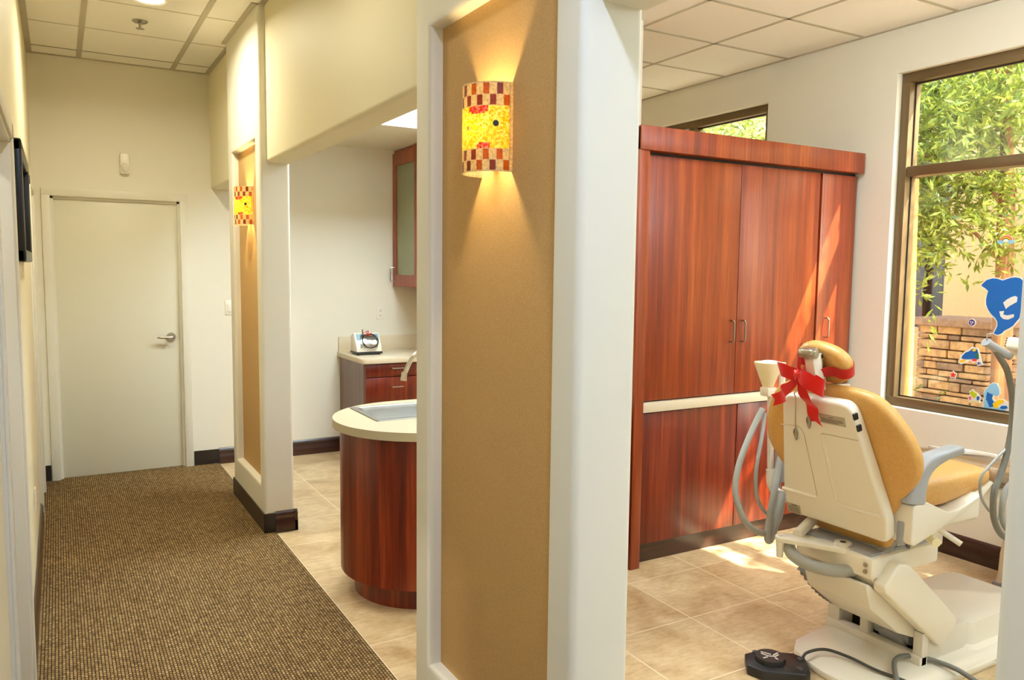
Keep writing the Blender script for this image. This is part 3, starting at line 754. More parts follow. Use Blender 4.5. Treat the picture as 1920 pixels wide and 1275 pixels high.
# upper cabinet with glass doors
uc = thing('upper_cabinet', (2.75, 6.05, 1.44), 'cherry wall cabinet with glass door beside the end wall', 'cabinet')
MB().m('cherry').box(2.612, 2.919, 5.475, YB - 0.001, 1.44, 2.629).build('carcass', uc)
for a, b, hy in ((6.055, 6.618, 6.575), (5.485, 6.049, 5.53)):
    dd = MB().m('cherry'); fw = 0.075
    dd.box(2.59, 2.611, a, a + fw, 1.443, 2.60); dd.box(2.59, 2.611, b - fw, b, 1.443, 2.60); dd.box(2.59, 2.611, a + fw, b - fw, 1.443, 1.545); dd.box(2.59, 2.611, a + fw, b - fw, 2.49, 2.60)
    dd = dd.build('door', uc); MB().m('frosted_glass').box(2.600, 2.606, a + fw, b - fw, 1.545, 2.49).build('glass', dd, 0)
    MB().m('nickel').tube([(2.59, hy, 1.485), (2.555, hy, 1.485), (2.549, hy, 1.492), (2.549, hy, 1.60), (2.555, hy, 1.607), (2.59, hy, 1.607)], 0.005, 8, False).build('handle', dd)

# ------------------------------------------------------------------ dental chair
YC = 1.97
ch = thing('dental_chair', (3.0, YC, 0), 'tan upholstered dental chair with white shell facing the window', 'chair')
def cb(mb, name, sm=40, label=None):
    o = mb.build(name, ch, sm)
    if label: o['label'] = label
    return o
# floor plate
pl = [(2.60, 1.70), (2.72, 1.682), (3.80, 1.682), (3.82, 1.70), (3.82, 2.21), (3.80, 2.228), (2.85, 2.222), (2.70, 2.20), (2.63, 2.15), (2.585, 2.05), (2.57, 1.95), (2.578, 1.80)]
mb = MB().m('chair_white').prism(pl, XY, 0.0, 0.03, 0.008)
rg = lambda s_, z: [Vector((3.2 + (x - 3.2) * s_, YC - 0.02 + (y - YC + 0.02) * s_, z)) for x, y in pl]
mb.loft([rg(0.985, 0.028), rg(0.93, 0.046), rg(0.80, 0.058), rg(0.5, 0.062)], False, True)
cb(mb, 'floor_plate', 35)
def hump(x0, x1, y0, y1, z0, z1, r, g=0.05):
    A = lambda k, z: [Vector((x, y, z)) for x, y in rrect(x0 + k, x1 - k, y0 + k, y1 - k, r)]
    return [A(-g, z0), A(-g * 0.2, z0 + (z1 - z0) * 0.25), A(0, z0 + (z1 - z0) * 0.55), A(0.012, z1 - 0.012), A(0.035, z1)]
cb(MB().m('chair_white').loft(hump(3.22, 3.76, 1.76, 2.17, 0.04, 0.165, 0.05)), 'base_cover', 35)
# bracket with its two cut-outs at the foot of the arm
mb = MB().m('chair_white_mat')
mb.box(2.90, 2.94, 1.76, 1.80, 0.05, 0.19, 0.004); mb.box(2.90, 2.94, 2.14, 2.20, 0.05, 0.20, 0.004); mb.box(2.90, 2.94, 2.00, 2.04, 0.05, 0.17, 0.004)
mb.box(2.89, 2.935, 1.76, 2.20, 0.045, 0.095, 0.004); mb.box(2.94, 3.22, 1.77, 1.80, 0.05, 0.17, 0.004); mb.box(2.94, 3.22, 2.14, 2.17, 0.05, 0.17, 0.004)
cb(mb, 'arm_bracket')
cb(MB().m('black_plastic').box(2.99, 3.0, 1.79, 2.16, 0.05, 0.17), 'recess_shade', 0)  # black plate painted as the shade inside the cut-outs
mb = MB().m('grey_plastic'); mb.cyl((2.93, 1.91, 0.10), (3.02, 1.91, 0.17), 0.058, 0.052, 24); mb.cyl((2.96, 1.84, 0.125), (2.96, 1.995, 0.125), 0.03); cb(mb, 'lift_motor')
# lift arm
mb = MB().m('chair_white')
mb.prism([(2.70, 0.515), (2.755, 0.505), (2.80, 0.475), (3.10, 0.225), (3.105, 0.20), (3.02, 0.125), (2.985, 0.13), (2.625, 0.415), (2.62, 0.44)], XZ, 1.745, 1.80, 0.010, 3)
cb(mb, 'arm_cover')
mb = MB().m('chair_white_mat')
mb.prism([(2.585, 0.435), (2.605, 0.435), (2.99, 0.165), (2.975, 0.13), (2.80, 0.20), (2.62, 0.335)], XZ, 1.80, 2.09, 0.006)
mb.prism([(2.70, 0.46), (2.80, 0.46), (3.12, 0.20), (3.06, 0.14)], XZ, 1.82, 2.10, 0.006)
cb(mb, 'lift_arm')
mb = MB().m('black_plastic')
mb.prism([(2.70, 0.425), (2.745, 0.435), (2.83, 0.365), (2.80, 0.345)], XZ, 1.798, 1.81); cb(mb, 'arm_gap_shade', 0)  # black sliver drawn for the shaded gap behind the arm cover
rings = []
for k in range(21):
    t = k / 20; q = 0.0 if k % 2 else 0.007
    c0 = Vector((2.61 + 0.24 * t, 0, 0.385 - 0.20 * t - 0.022 * sin(pi * t)))
    nn_ = Vector((-0.62, 0, -0.78)); dd_ = c0 - nn_ * 0.03
    rings.append([c0 + nn_ * q + Vector((0, 2.0 - q * .3, 0)), c0 + nn_ * q + Vector((0, 2.13 + q * .5, 0)), dd_ + Vector((0, 2.13, 0)), dd_ + Vector((0, 2.0, 0))])
cb(MB().m('hose_dark').loft(rings), 'bellows', 20)
# upper carriage
mb = MB().m('chair_white'); mb.box(2.60, 3.02, 1.79, 2.14, 0.455, 0.535, 0.008); mb.box(2.80, 3.10, 1.82, 2.12, 0.50, 0.60, 0.008)
mb.prism([(2.615, 0.456), (2.66, 0.40), (2.80, 0.40), (2.80, 0.456)], XZ, 1.80, 2.13, 0.003); cb(mb, 'carriage')
mb = MB().m('grey_plastic'); mb.box(2.62, 2.98, 1.81, 2.12, 0.534, 0.545); mb.box(2.70, 3.0, 1.84, 2.10, 0.545, 0.70, 0.006); cb(mb, 'carriage_tray')
mb = MB().m('nickel')
for z in (0.482, 0.508): mb.cyl((2.60, 1.815, z), (2.594, 1.815, z), 0.008)
cb(mb, 'screw')
# seat shell with the side skirts
SK = [(2.515, 0.70), (2.555, 0.788), (2.635, 0.766), (2.70, 0.776), (2.84, 0.722), (2.905, 0.722), (3.06, 0.762), (3.07, 0.752), (2.93, 0.69), (2.75, 0.645), (2.645, 0.622), (2.56, 0.655)]
SK = [(2.668, 0.62), (2.674, 0.757), (2.750, 0.764), (2.889, 0.706), (2.958, 0.703), (3.115, 0.746), (3.12, 0.736), (2.97, 0.672), (2.795, 0.63), (2.69, 0.604)]
for sg, nm in ((-1, 'right'), (1, 'left')):
    a, b = YC + sg * 0.285, YC + sg * 0.20
    mb = MB().m('chair_white').prism(SK, XZ, a, b, 0.010, 3)
    cb(mb, 'side_skirt')
mb = MB().m('chair_white'); mb.box(2.70, 3.25, YC - 0.21, YC + 0.21, 0.60, 0.70, 0.02, 3); cb(mb, 'seat_pan')
mb = MB().m('chair_white').prism([(2.86, 0.69), (3.10, 0.72), (3.27, 0.765), (3.29, 0.755), (3.20, 0.70), (3.0, 0.64), (2.86, 0.62)], XZ, YC - 0.235, YC + 0.235, 0.006); cb(mb, 'seat_shell')
mb = MB().m('funnel_cream'); mb.cyl((2.86, 1.74, 0.60), (2.835, 1.69, 0.592), 0.018); cb(mb, 'adjust_knob')
mb = MB().m('white_plastic'); mb.cyl((2.93, 1.74, 0.615), (2.955, 1.665, 0.575), 0.011); cb(mb, 'release_lever')
mb = MB().m('white_plastic'); mb.box(3.06, 3.12, 1.74, 1.77, 0.655, 0.675, 0.006); cb(mb, 'stop_tab')
# armrests: swept rounded bar
def armrest(yc, name):
    path = [(2.702, 0.755), (2.713, 0.815), (2.740, 0.868), (2.792, 0.903), (2.88, 0.922), (2.982, 0.932)]
    P = spline([(x, 0, z) for x, z in path], 6); rings = []
    for i, p in enumerate(P):
        t = (P[min(i + 1, len(P) - 1)] - P[max(i - 1, 0)]).normalized(); nr = Vector((-t.z, 0, t.x)); k = i / (len(P) - 1)
        h = 0.056 - 0.038 * min(1, k * 1.25); w = 0.036 - 0.002 * k
        ring = [(-w, -h * .7), (-w * .75, -h), (w * .75, -h), (w, -h * .7), (w, h * .7), (w * .75, h), (-w * .75, h), (-w, h * .7)]
        rings.append([p + nr * b + Vector((0, yc + a, 0)) for a, b in ring])
    o = cb(MB().m('grey_plastic').loft(rings), 'armrest', 50, 'grey padded armrest')
    o.modifiers.new('Sub', 'SUBSURF').levels = 1; o.modifiers['Sub'].render_levels = 2
armrest(YC - 0.252, 'r'); armrest(YC + 0.252, 'l')
# back
BO = Vector((2.63, 1.98, 0.6)); BW = Vector((-0.3, 0, 1)).normalized(); BN = Vector((1, 0, 0.3)).normalized()
bk = lambda u, w, n: BO + Vector((0, u, 0)) + BW * w + BN * n
def rpoly(pts, rads, n=5):
    out = []
    for i, p in enumerate(pts):
        a, b = Vector(pts[i - 1]), Vector(pts[(i + 1) % len(pts)]); p = Vector(p); r = rads[i]
        if r <= 0: out.append(tuple(p)); continue
        p0 = p + (a - p).normalized() * r; p1 = p + (b - p).normalized() * r
        for k in range(n + 1):
            t = k / n; out.append(tuple(p0 * (1 - t) ** 2 + p * 2 * t * (1 - t) + p1 * t * t))
    return out
PAN = rpoly([(-0.228, 0.0), (0.228, 0.0), (0.238, 0.10), (0.155, 0.548), (-0.155, 0.548), (-0.238, 0.10)], [0.03, 0.03, 0.02, 0.05, 0.05, 0.02])
mb = MB().m('chair_white').prism(PAN, bk, 0.0, 0.055, 0.014, 3)
shell = cb(mb, 'back_shell', 35)
# raised beads and seams moulded into the shell
mb = MB().m('chair_white'); T = lambda pts, r=0.004: mb.tube([bk(u, w, 0.0005) for u, w in pts], r, 8, False)
T([(-0.012, 0.405), (-0.029, 0.137), (-0.036, 0.118), (-0.05, 0.113), (-0.215, 0.113)], 0.009); T([(0.236, 0.108), (0.066, 0.112)], 0.009)
o = mb.build('bead', shell)
mb = MB().m('label_paper'); T = lambda pts, r=0.0015: mb.tube([bk(u, w, 0.0) for u, w in pts], r, 6, False)
T([(0.188, 0.408), (0.105, 0.418), (0.085, 0.408), (0.076, 0.386), (0.062, 0.123)]); T([(-0.012, 0.408), (-0.168, 0.41)]); o = mb.build('seam', shell)
R_ = lambda u0, u1, w0, w1, n0, n1, m, bev=0: MB().m(m).prism([(u0, w0), (u1, w0), (u1, w1), (u0, w1)], bk, n0, n1, bev)
lb = R_(-0.125, -0.012, 0.455, 0.492, -0.0015, 0.002, 'label_paper').build('maker_plate', shell, 0)
mb = MB().m('label_dark')
for w_, a, b in ((0.482, -0.055, -0.075), (0.474, -0.02, -0.115), (0.468, -0.02, -0.115), (0.462, -0.02, -0.095)): mb.prism([(a, w_ - 0.0012), (b, w_ - 0.0012), (b, w_ + 0.0012), (a, w_ + 0.0012)], bk, -0.002, 0.0)
mb.build('plate_lines', lb, 0)
wl = R_(0.16, 0.228, 0.004, 0.048, -0.0015, 0.002, 'label_paper').build('warning_label', shell, 0)
mb = MB().m('label_dark'); mb.prism([(0.205, 0.040), (0.175, 0.040), (0.175, 0.045), (0.205, 0.045)], bk, -0.002, 0)
for k in range(5): mb.prism([(0.222, 0.033 - k * .006), (0.166, 0.033 - k * .006), (0.166, 0.0355 - k * .006), (0.222, 0.0355 - k * .006)], bk, -0.002, 0)
mb.build('label_lines', wl, 0)
for w_ in (0.500, 0.456):
    k = 0.155 + (0.548 - w_) * 0.185
    MB().m('black_plastic').box(-0.005, 0.005, -0.010, 0.010, -0.013, 0.013, 0.003, mx=Matrix.Translation(bk(-k + 0.001, w_, 0.012)) @ Matrix.Rotation(radians(-17), 4, 'Y') @ Matrix.Rotation(radians(80), 4, 'Z')).build('control_button', shell)
# cushion
half = [(0.0, 0.582), (0.10, 0.580), (0.17, 0.570), (0.215, 0.552), (0.262, 0.510), (0.308, 0.44), (0.334, 0.375), (0.343, 0.315), (0.334, 0.265), (0.306, 0.218), (0.262, 0.165), (0.234, 0.115), (0.203, 0.05), (0.188, -0.03), (0.16, -0.07), (0.0, -0.075)]
sm = spline([(u, w, 0) for u, w in half], 4); outl = [(p.x, p.y) for p in sm] + [(-p.x, p.y) for p in sm[-2:0:-1]]
cwm = 0.27
def cr(k, n, dish=0.0, wr=0.0):
    out = []
    for u, w in outl:
        d_ = sqrt(u * u + ((w - cwm)) ** 2); f_ = max(0.0, 1 - k / max(d_, 1e-3))
        uu, ww = u * f_, cwm + (w - cwm) * f_
        out.append(bk(uu, ww, n + 0.14 * uu * uu + dish))
    return out
mb = MB().m('tan_vinyl'); mb.loft([cr(0.06, 0.045), cr(0.012, 0.05), cr(0.0, 0.066), cr(0.0, 0.085), cr(0.010, 0.106), cr(0.035, 0.122), cr(0.09, 0.130), cr(0.18, 0.128), cr(0.24, 0.127)])
cb(mb, 'back_cushion', 60, 'tan padded backrest')
# headrest on its sliding bar
mb = MB().m('chrome'); mb.prism([(-0.018, 0.52), (0.018, 0.52), (0.018, 0.715), (-0.018, 0.715)], bk, 0.052, 0.066, 0.003); cb(mb, 'glide_bar')
hb = MB().m('brushed_steel')
hc = bk(0.0, 0.728, 0.015)
hb.box(-0.022, 0.022, -0.024, 0.024, -0.018, 0.018, 0.006, 3, Matrix.Translation(hc) @ Matrix.Rotation(radians(-12), 4, 'Y'))
hb.cyl(bk(-0.030, 0.728, 0.012), bk(0.036, 0.728, 0.012), 0.019, seg=24); hb.cyl(bk(-0.034, 0.728, 0.012), bk(-0.026, 0.728, 0.012), 0.012)
hb.box(-0.03, 0.03, -0.018, 0.018, -0.010, 0.010, 0.004, 2, Matrix.Translation(bk(0, 0.70, 0.05)) @ Matrix.Rotation(radians(-20), 4, 'Y')); cb(hb, 'headrest_bracket')
mb = MB().m('white_plastic'); mb.prism([(-0.020, 0.57), (0.020, 0.57), (0.020, 0.715), (-0.020, 0.715)], bk, 0.004, 0.050, 0.004); cb(mb, 'release_block')
HM = Matrix.Translation(bk(0.012, 0.660, 0.108)) @ Matrix.Rotation(radians(-24), 4, 'Y') @ Matrix.Rotation(radians(12), 4, 'X')
mb = MB().m('tan_vinyl')
def hring(k, n):
    out = []
    for i in range(40):
        a = 2 * pi * i / 40; c_, s_ = cos(a), sin(a)
        ex = 2.4; ru = abs(c_) ** (2 / ex) * (1 if c_ > 0 else -1); rw = abs(s_) ** (2 / ex) * (1 if s_ > 0 else -1)
        out.append(HM @ Vector((n, ru * (0.112 - k), rw * (0.080 - k))))
    return out
mb.loft([hring(0.04, -0.034), hring(0.012, -0.030), hring(0.002, -0.018), hring(0.0, 0.0), hring(0.004, 0.018), hring(0.018, 0.030), hring(0.05, 0.036)])
cb(mb, 'headrest', 60, 'tan padded headrest')
# seat and leg rest cushions
def pad(xs, name, m, ym=YC, label=None):
    """xs: list of (x, zbottom, ztop, halfwidth)"""
    rings = []
    for i, (x, zb, zt, hw) in enumerate(xs):
        h = (zt - zb) / 2; zc = (zt + zb) / 2; ring = []
        for k in range(24):
            a = 2 * pi * k / 24; c_, s_ = cos(a), sin(a); e = 0.42
            ring.append(Vector((x, ym + hw * (abs(c_) ** e) * (1 if c_ >= 0 else -1), zc + h * (abs(s_) ** e) * (1 if s_ >= 0 else -1))))
        rings.append(ring)
    return cb(MB().m(m).loft(rings), name, 60, label)
pad([(2.70, 0.74, 0.765, 0.18), (2.705, 0.715, 0.795, 0.215), (2.73, 0.70, 0.815, 0.232), (2.95, 0.70, 0.822, 0.245), (3.15, 0.725, 0.828, 0.245), (3.24, 0.75, 0.824, 0.24), (3.265, 0.765, 0.815, 0.225), (3.27, 0.78, 0.80, 0.2)], 'seat_cushion', 'tan_vinyl', label='tan padded seat')
lg = pad([(3.27, 0.775, 0.795, 0.2), (3.275, 0.75, 0.815, 0.225), (3.30, 0.735, 0.822, 0.238), (3.50, 0.685, 0.790, 0.238), (3.75, 0.635, 0.750, 0.232), (4.0, 0.59, 0.700, 0.22), (4.18, 0.56, 0.658, 0.19), (4.24, 0.565, 0.64, 0.14), (4.26, 0.585, 0.62, 0.10)], 'leg_rest', 'brown_vinyl', label='brown leg rest under clear plastic')
mb = MB().m('clear_film'); rings = []
for x, zb, zt, hw in [(3.32, 0.722, 0.83, 0.25), (3.5, 0.675, 0.797, 0.249), (3.75, 0.625, 0.757, 0.243), (4.0, 0.578, 0.707, 0.232)]:
    h = (zt - zb) / 2; zc = (zt + zb) / 2
    rings.append([Vector((x, YC + hw * (abs(cos(2 * pi * k / 24)) ** .42) * (1 if cos(2 * pi * k / 24) >= 0 else -1), zc + h * (abs(sin(2 * pi * k / 24)) ** .42) * (1 if sin(2 * pi * k / 24) >= 0 else -1) + 0.003 * sin(k * 7 + x * 20))) for k in range(24)])
mb.loft(rings, False, False); mb.build('toe_cover', lg, 60)
mb = MB().m('chair_white').prism([(3.20, 0.70), (3.30, 0.73), (3.75, 0.632), (4.1, 0.56), (4.1, 0.545), (3.7, 0.60), (3.3, 0.665)], XZ, YC - 0.16, YC + 0.16, 0.004); cb(mb, 'leg_rest_frame')
# bracket arm and its thick hose beneath the back
mb = MB().m('white_plastic')
mb.prism(rpoly([(2.47, 2.13), (2.50, 2.165), (2.56, 2.15), (2.66, 1.965), (2.645, 1.905), (2.60, 1.895)], [0.02, 0.02, 0.03, 0.02, 0.02, 0.02]), XY, 0.520, 0.540, 0.005)
mb.cyl((2.63, 1.94, 0.535), (2.63, 1.94, 0.553), 0.032, seg=24); mb.cyl((2.50, 2.135, 0.54), (2.50, 2.135, 0.546), 0.010)
cb(mb, 'swing_arm')
mb = MB().m('black_plastic'); mb.cyl((2.63, 1.94, 0.5532), (2.63, 1.94, 0.5545), 0.012); mb.box(2.545, 2.60, 2.0, 2.07, 0.5402, 0.5408, mx=None) if False else None; cb(mb, 'pivot_cap')
mb = MB().m('white_plastic'); mb.cyl((2.495, 2.13, 0.52), (2.495, 2.13, 0.455), 0.017, 0.013); cb(mb, 'peg')
mb = MB().m('white_plastic'); mb.tube([(2.56, 2.10, 0.545), (2.68, 2.13, 0.575), (2.80, 2.15, 0.60)], 0.022, 12); cb(mb, 'strut')
mb = MB().m('hose_grey'); mb.tube([(2.53, 2.12, 0.51), (2.515, 2.08, 0.475), (2.53, 1.99, 0.455), (2.60, 1.90, 0.455), (2.68, 1.84, 0.50), (2.76, 1.83, 0.57), (2.82, 1.85, 0.64)], 0.025, 14); cb(mb, 'supply_hose')
mb = MB().m('cord_dark'); mb.tube([(2.72, 1.74, 0.64), (2.725, 1.735, 0.59), (2.75, 1.745, 0.575), (2.77, 1.76, 0.62)], 0.005, 8); cb(mb, 'wire_loop')
mb = MB().m('grey_plastic'); mb.box(2.665, 2.69, 1.715, 1.745, 0.60, 0.69, 0.006); cb(mb, 'hinge')
# bib clips on their cord
mb = MB().m('label_paper'); mb.tube([bk(0.0, 0.62, 0.0), bk(0.09, 0.56, -0.002), bk(0.085, 0.54, -0.004), bk(0.112, 0.405, -0.004)], 0.0022, 6, False)
mb.tube([bk(0.0, 0.62, 0.0), bk(0.03, 0.575, -0.004), bk(0.035, 0.55, -0.006), bk(0.038, 0.47, -0.005)], 0.0022, 6, False)
bc_ = mb.build('bib_cord'); tag(bc_, 'thin bib cord with two clips hanging down the chair back', 'bib cord')
for u, w in ((0.112, 0.405), (0.038, 0.47)):
    MB().m('nickel').prism([(u - 0.003, w), (u + 0.003, w), (u + 0.010, w - 0.016), (u + 0.004, w - 0.050), (u + 0.001, w - 0.050), (u - 0.008, w - 0.016)], bk, -0.010, -0.003, 0.001).build('clip', bc_)

# ------------------------------------------------------------------ red ribbon bow
rb = thing('ribbon_bow', tuple(bk(0.02, 0.665, 0.0)), 'red satin ribbon bow tied around the headrest', 'ribbon')
K = bk(0.028, 0.640, -0.012)       # the knot
E1 = Vector((0, 1, 0)); E3 = Vector((-0.95, 0.0, 0.3)).normalized()
def loop_strip(side, L, drop, wid, twist=0.35):
    A, B = [], []; n = 26
    for i in range(n + 1):
        t = i / n; a = 2 * pi * t
        r_ = L * (1 - cos(a)) / 2; bulge = sin(a) * 0.034
        c = K + E1 * (side * r_) + Vector((0, 0, -drop * (1 - cos(a)) / 2)) + E3 * (0.012 + bulge)
        w_ = wid * (0.42 + 0.58 * min(1, (1 - cos(a)) / 0.7)); tilt = twist * sin(a / 2)
        axis = (Vector((0, 0, 1)) * cos(tilt) + E3 * sin(tilt) * 0.7 + E1 * side * 0.25)
        A.append(c + axis * w_); B.append(c - axis * w_)
    return MB().m('red_ribbon').strip(A, B, 0.0012)
loop_strip(1, 0.095, -0.012, 0.027).build('loop', rb, 60); loop_strip(-1, 0.105, 0.036, 0.032).build('loop', rb, 60)
def tail(pts, wid, axes):
    P = spline(pts, 6); A, B = [], []
    for i, p in enumerate(P):
        t = i / (len(P) - 1); ax = (Vector(axes[0]) * (1 - t) + Vector(axes[1]) * t).normalized(); w_ = wid * (0.45 + 0.55 * min(1, t * 3))
        A.append(p + ax * w_); B.append(p - ax * w_)
    b_ = MB().m('red_ribbon').strip(A[:-2], B[:-2], 0.0012)
    # swallow-tail end
    e0, e1 = A[-3], B[-3]; dv_ = (P[-1] - P[-3]); mid = (e0 + e1) / 2
    b_.strip([e0, e0 + dv_ * 1.35], [mid, mid + dv_ * 0.25], 0.0012); b_.strip([mid, mid + dv_ * 0.25], [e1, e1 + dv_ * 1.35], 0.0012)
    return b_
tail([K + E3 * .012, bk(0.058, 0.612, -0.045), bk(0.092, 0.588, -0.055), bk(0.105, 0.562, -0.045), bk(0.128, 0.548, -0.040), bk(0.160, 0.536, -0.048)], 0.023, [(0, 0.8, 0.5), (0, 0.25, 1)]).build('tail', rb, 60)
tail([K + E3 * .012, bk(0.018, 0.605, -0.035), bk(0.006, 0.565, -0.040), bk(-0.012, 0.53, -0.030), bk(-0.012, 0.495, -0.034), bk(-0.022, 0.465, -0.034)], 0.027, [(0, 1, 0.1), (0, 1, 0.25)]).build('tail', rb, 60)
kn = MB().m('red_ribbon'); kn.ell(K + E3 * 0.016, 0.014, 0.022, 0.020)
for a in (0.4, 1.3, 2.4): kn.tube([K + E3 * 0.028 + Vector((0, -0.02 * cos(a), 0.02 * sin(a))), K + E3 * 0.034, K + E3 * 0.028 + Vector((0, 0.02 * cos(a), -0.02 * sin(a)))], 0.006, 8)
kn.build('knot', rb)
# band round the pad
A, B = [], []
HMi = HM.inverted()
band = [K + E3 * 0.004 + Vector((0, -0.01, 0)), HM @ Vector((-0.045, -0.05, -0.004)), HM @ Vector((-0.038, -0.09, -0.006)), HM @ Vector((-0.020, -0.113, -0.006)), HM @ Vector((0.008, -0.115, -0.006)), HM @ Vector((0.034, -0.095, -0.006)), HM @ Vector((0.041, -0.05, 0.0)), HM @ Vector((0.042, 0.05, 0.0)), HM @ Vector((0.036, 0.095, 0)), HM @ Vector((0.0, 0.116, 0)), HM @ Vector((-0.035, 0.10, 0)), HM @ Vector((-0.045, 0.05, 0.0)), K + E3 * 0.004 + Vector((0, 0.01, 0))]
for i, p in enumerate(spline(band, 4)):
    ax = (HM.to_3x3() @ Vector((0, 0, 1))); t = i / (4 * (len(band) - 1)); w_ = 0.021 if 0.06 < t < 0.94 else 0.012
    A.append(p + ax * w_); B.append(p - ax * w_)
MB().m('red_ribbon').strip(A, B, 0.0012).build('band', rb, 60)
MB().m('red_ribbon').strip([bk(0.040, 0.712, -0.006), bk(0.04, 0.68, -0.018), K + E3 * .01 + Vector((0, .006, .01))], [bk(0.02, 0.712, -0.008), bk(0.02, 0.68, -0.022), K + E3 * .01 + Vector((0, -.012, .01))]).build('strand', rb, 60)

# ------------------------------------------------------------------ suction stand with funnel, beside the chair's far side
YS = 2.42
fs = thing('suction_stand', (2.72, YS, 0), 'cream funnel cup on a white stand behind the chair back', 'suction stand')
c = (2.697, YS)
mb = MB().m('funnel_cream'); mb.lathe([(0.022, 1.095), (0.026, 1.105), (0.061, 1.198), (0.062, 1.206), (0.058, 1.206), (0.022, 1.112), (0.001, 1.108)], (c[0] + .015, c[1], 0)); mb.build('funnel_cup', fs)
mb = MB().m('white_plastic'); mb.ell((c[0] + .02, c[1], 1.203), 0.045, 0.045, 0.012); mb.build('cup_lid', fs)
mb = MB().m('white_plastic'); mb.box(c[0] - .01, c[0] + .05, c[1] - .025, c[1] + .025, 1.055, 1.096, 0.008); mb.build('cup_holder', fs)
mb = MB().m('white_plastic'); mb.cyl((c[0] + .105, c[1] + 0.0, 1.0), (c[0] + .105, c[1] + 0.0, 1.20), 0.014); mb.cyl((c[0] + .055, c[1], 0.70), (c[0] + .035, c[1], 1.06), 0.014)
mb.tube([(c[0] + .05, c[1], 0.90), (c[0] + .105, c[1], 0.92), (c[0] + .105, c[1], 1.02)], 0.013); mb.tube([(c[0] + .055, c[1], 0.72), (c[0] + .07, c[1] - 0.02, 0.62), (c[0] + .20, c[1] - .1, 0.56), (2.92, 2.16, 0.55)], 0.022, 12); mb.build('support_arm', fs)
mb = MB().m('hose_grey'); mb.tube([(2.685, YS, 1.0), (2.62, YS, 0.90), (2.52, YS - .03, 0.77), (2.475, YS - .06, 0.66), (2.50, YS - .09, 0.55), (2.58, YS - .10, 0.485), (2.66, YS - .09, 0.475), (2.74, YS - .07, 0.52), (2.78, YS - .05, 0.62)], 0.014, 12); mb.build('hose', fs)
mb = MB().m('hose_grey'); mb.tube([(2.70, YS, 0.98), (2.665, YS - .02, 0.88), (2.605, YS - .05, 0.74), (2.605, YS - .06, 0.63), (2.66, YS - .06, 0.55), (2.72, YS - .05, 0.53), (2.77, YS - .03, 0.57), (2.79, YS - .02, 0.66)], 0.0085, 10); mb.build('hose', fs)
mb = MB().m('hose_grey'); mb.tube([(2.80, YS - .02, 0.86), (2.74, YS - .05, 0.72), (2.66, YS - .09, 0.56), (2.625, YS - .11, 0.455), (2.65, YS - .11, 0.452), (2.70, YS - .09, 0.52), (2.76, YS - .06, 0.63)], 0.015, 12); mb.build('hose', fs)
mb = MB().m('grey_plastic'); mb.box(2.77, 2.81, YS - 0.04, YS + 0.0, 0.66, 0.90, 0.008); mb.build('hose_clip', fs)
mb = MB().m('chair_white_mat'); mb.cyl((2.70, YS + .02, 0.0), (2.70, YS + .02, 0.02), 0.13, 0.12, 32); mb.cyl((2.70, YS + .02, 0.02), (2.69, YS, 0.72), 0.016); mb.build('floor_stand', fs) if False else None

# ------------------------------------------------------------------ foot control
ft = thing('foot_control', (2.45, 2.07, 0), 'black foot control with round pedal on the tile floor', 'foot pedal')
mb = MB().m('black_plastic'); C0 = Vector((2.45, 2.09, 0)); ang = radians(-40)
fr_ = lambda u, v, d: C0 + Vector((u * cos(ang) - v * sin(ang), u * sin(ang) + v * cos(ang), d))
mb.prism([(-0.115, -0.05), (-0.06, -0.088), (0.10, -0.088), (0.125, -0.06), (0.125, 0.055), (0.085, 0.088), (-0.05, 0.088), (-0.115, 0.045)], fr_, 0.0, 0.042, 0.006); mb.build('housing', ft)
mb = MB().m('black_plastic'); mb.cyl(fr_(-0.02, 0.005, 0.04), fr_(-0.02, 0.005, 0.062), 0.060, 0.057, 36); pd = mb.build('pedal_disc', ft)
mb = MB().m('white_plastic')
L2 = lambda a, b, w=0.0028: mb.prism([(a[0] - (b[1] - a[1]) * w / math.dist(a, b), a[1] + (b[0] - a[0]) * w / math.dist(a, b)), (a[0] + (b[1] - a[1]) * w / math.dist(a, b), a[1] - (b[0] - a[0]) * w / math.dist(a, b)), (b[0] + (b[1] - a[1]) * w / math.dist(a, b), b[1] - (b[0] - a[0]) * w / math.dist(a, b)), (b[0] - (b[1] - a[1]) * w / math.dist(a, b), b[1] + (b[0] - a[0]) * w / math.dist(a, b))], fr_, 0.0618, 0.0626)
P_ = lambda u, v: (-0.02 + u, 0.005 + v)
L2(P_(-0.034, 0.012), P_(-0.006, -0.006)); L2(P_(-0.006, -0.006), P_(0.020, -0.004)); L2(P_(0.020, -0.004), P_(0.034, 0.014)); L2(P_(0.012, 0.004), P_(0.034, 0.030)); L2(P_(-0.034, 0.026), P_(0.004, 0.010)); L2(P_(-0.03, -0.026), P_(-0.012, -0.014)); L2(P_(0.026, -0.028), P_(0.016, -0.014))
mb.build('pedal_symbol', pd, 0)
for u, v in ((-0.07, 0.062), (0.085, -0.045), (0.10, 0.035)):
    MB().m('dark_grey').cyl(fr_(u, v, 0.04), fr_(u, v, 0.047), 0.013, 0.011).build('button', ft)
mb = MB().m('cord_dark'); mb.tube([fr_(0.11, 0.05, 0.03), (2.60, 2.06, 0.055), (2.66, 2.02, 0.072), (2.69, 1.93, 0.072), (2.70, 1.82, 0.068), (2.74, 1.73, 0.058), (2.84, 1.64, 0.012), (3.0, 1.58, 0.008)], 0.006, 8); mb.build('cord', ft)
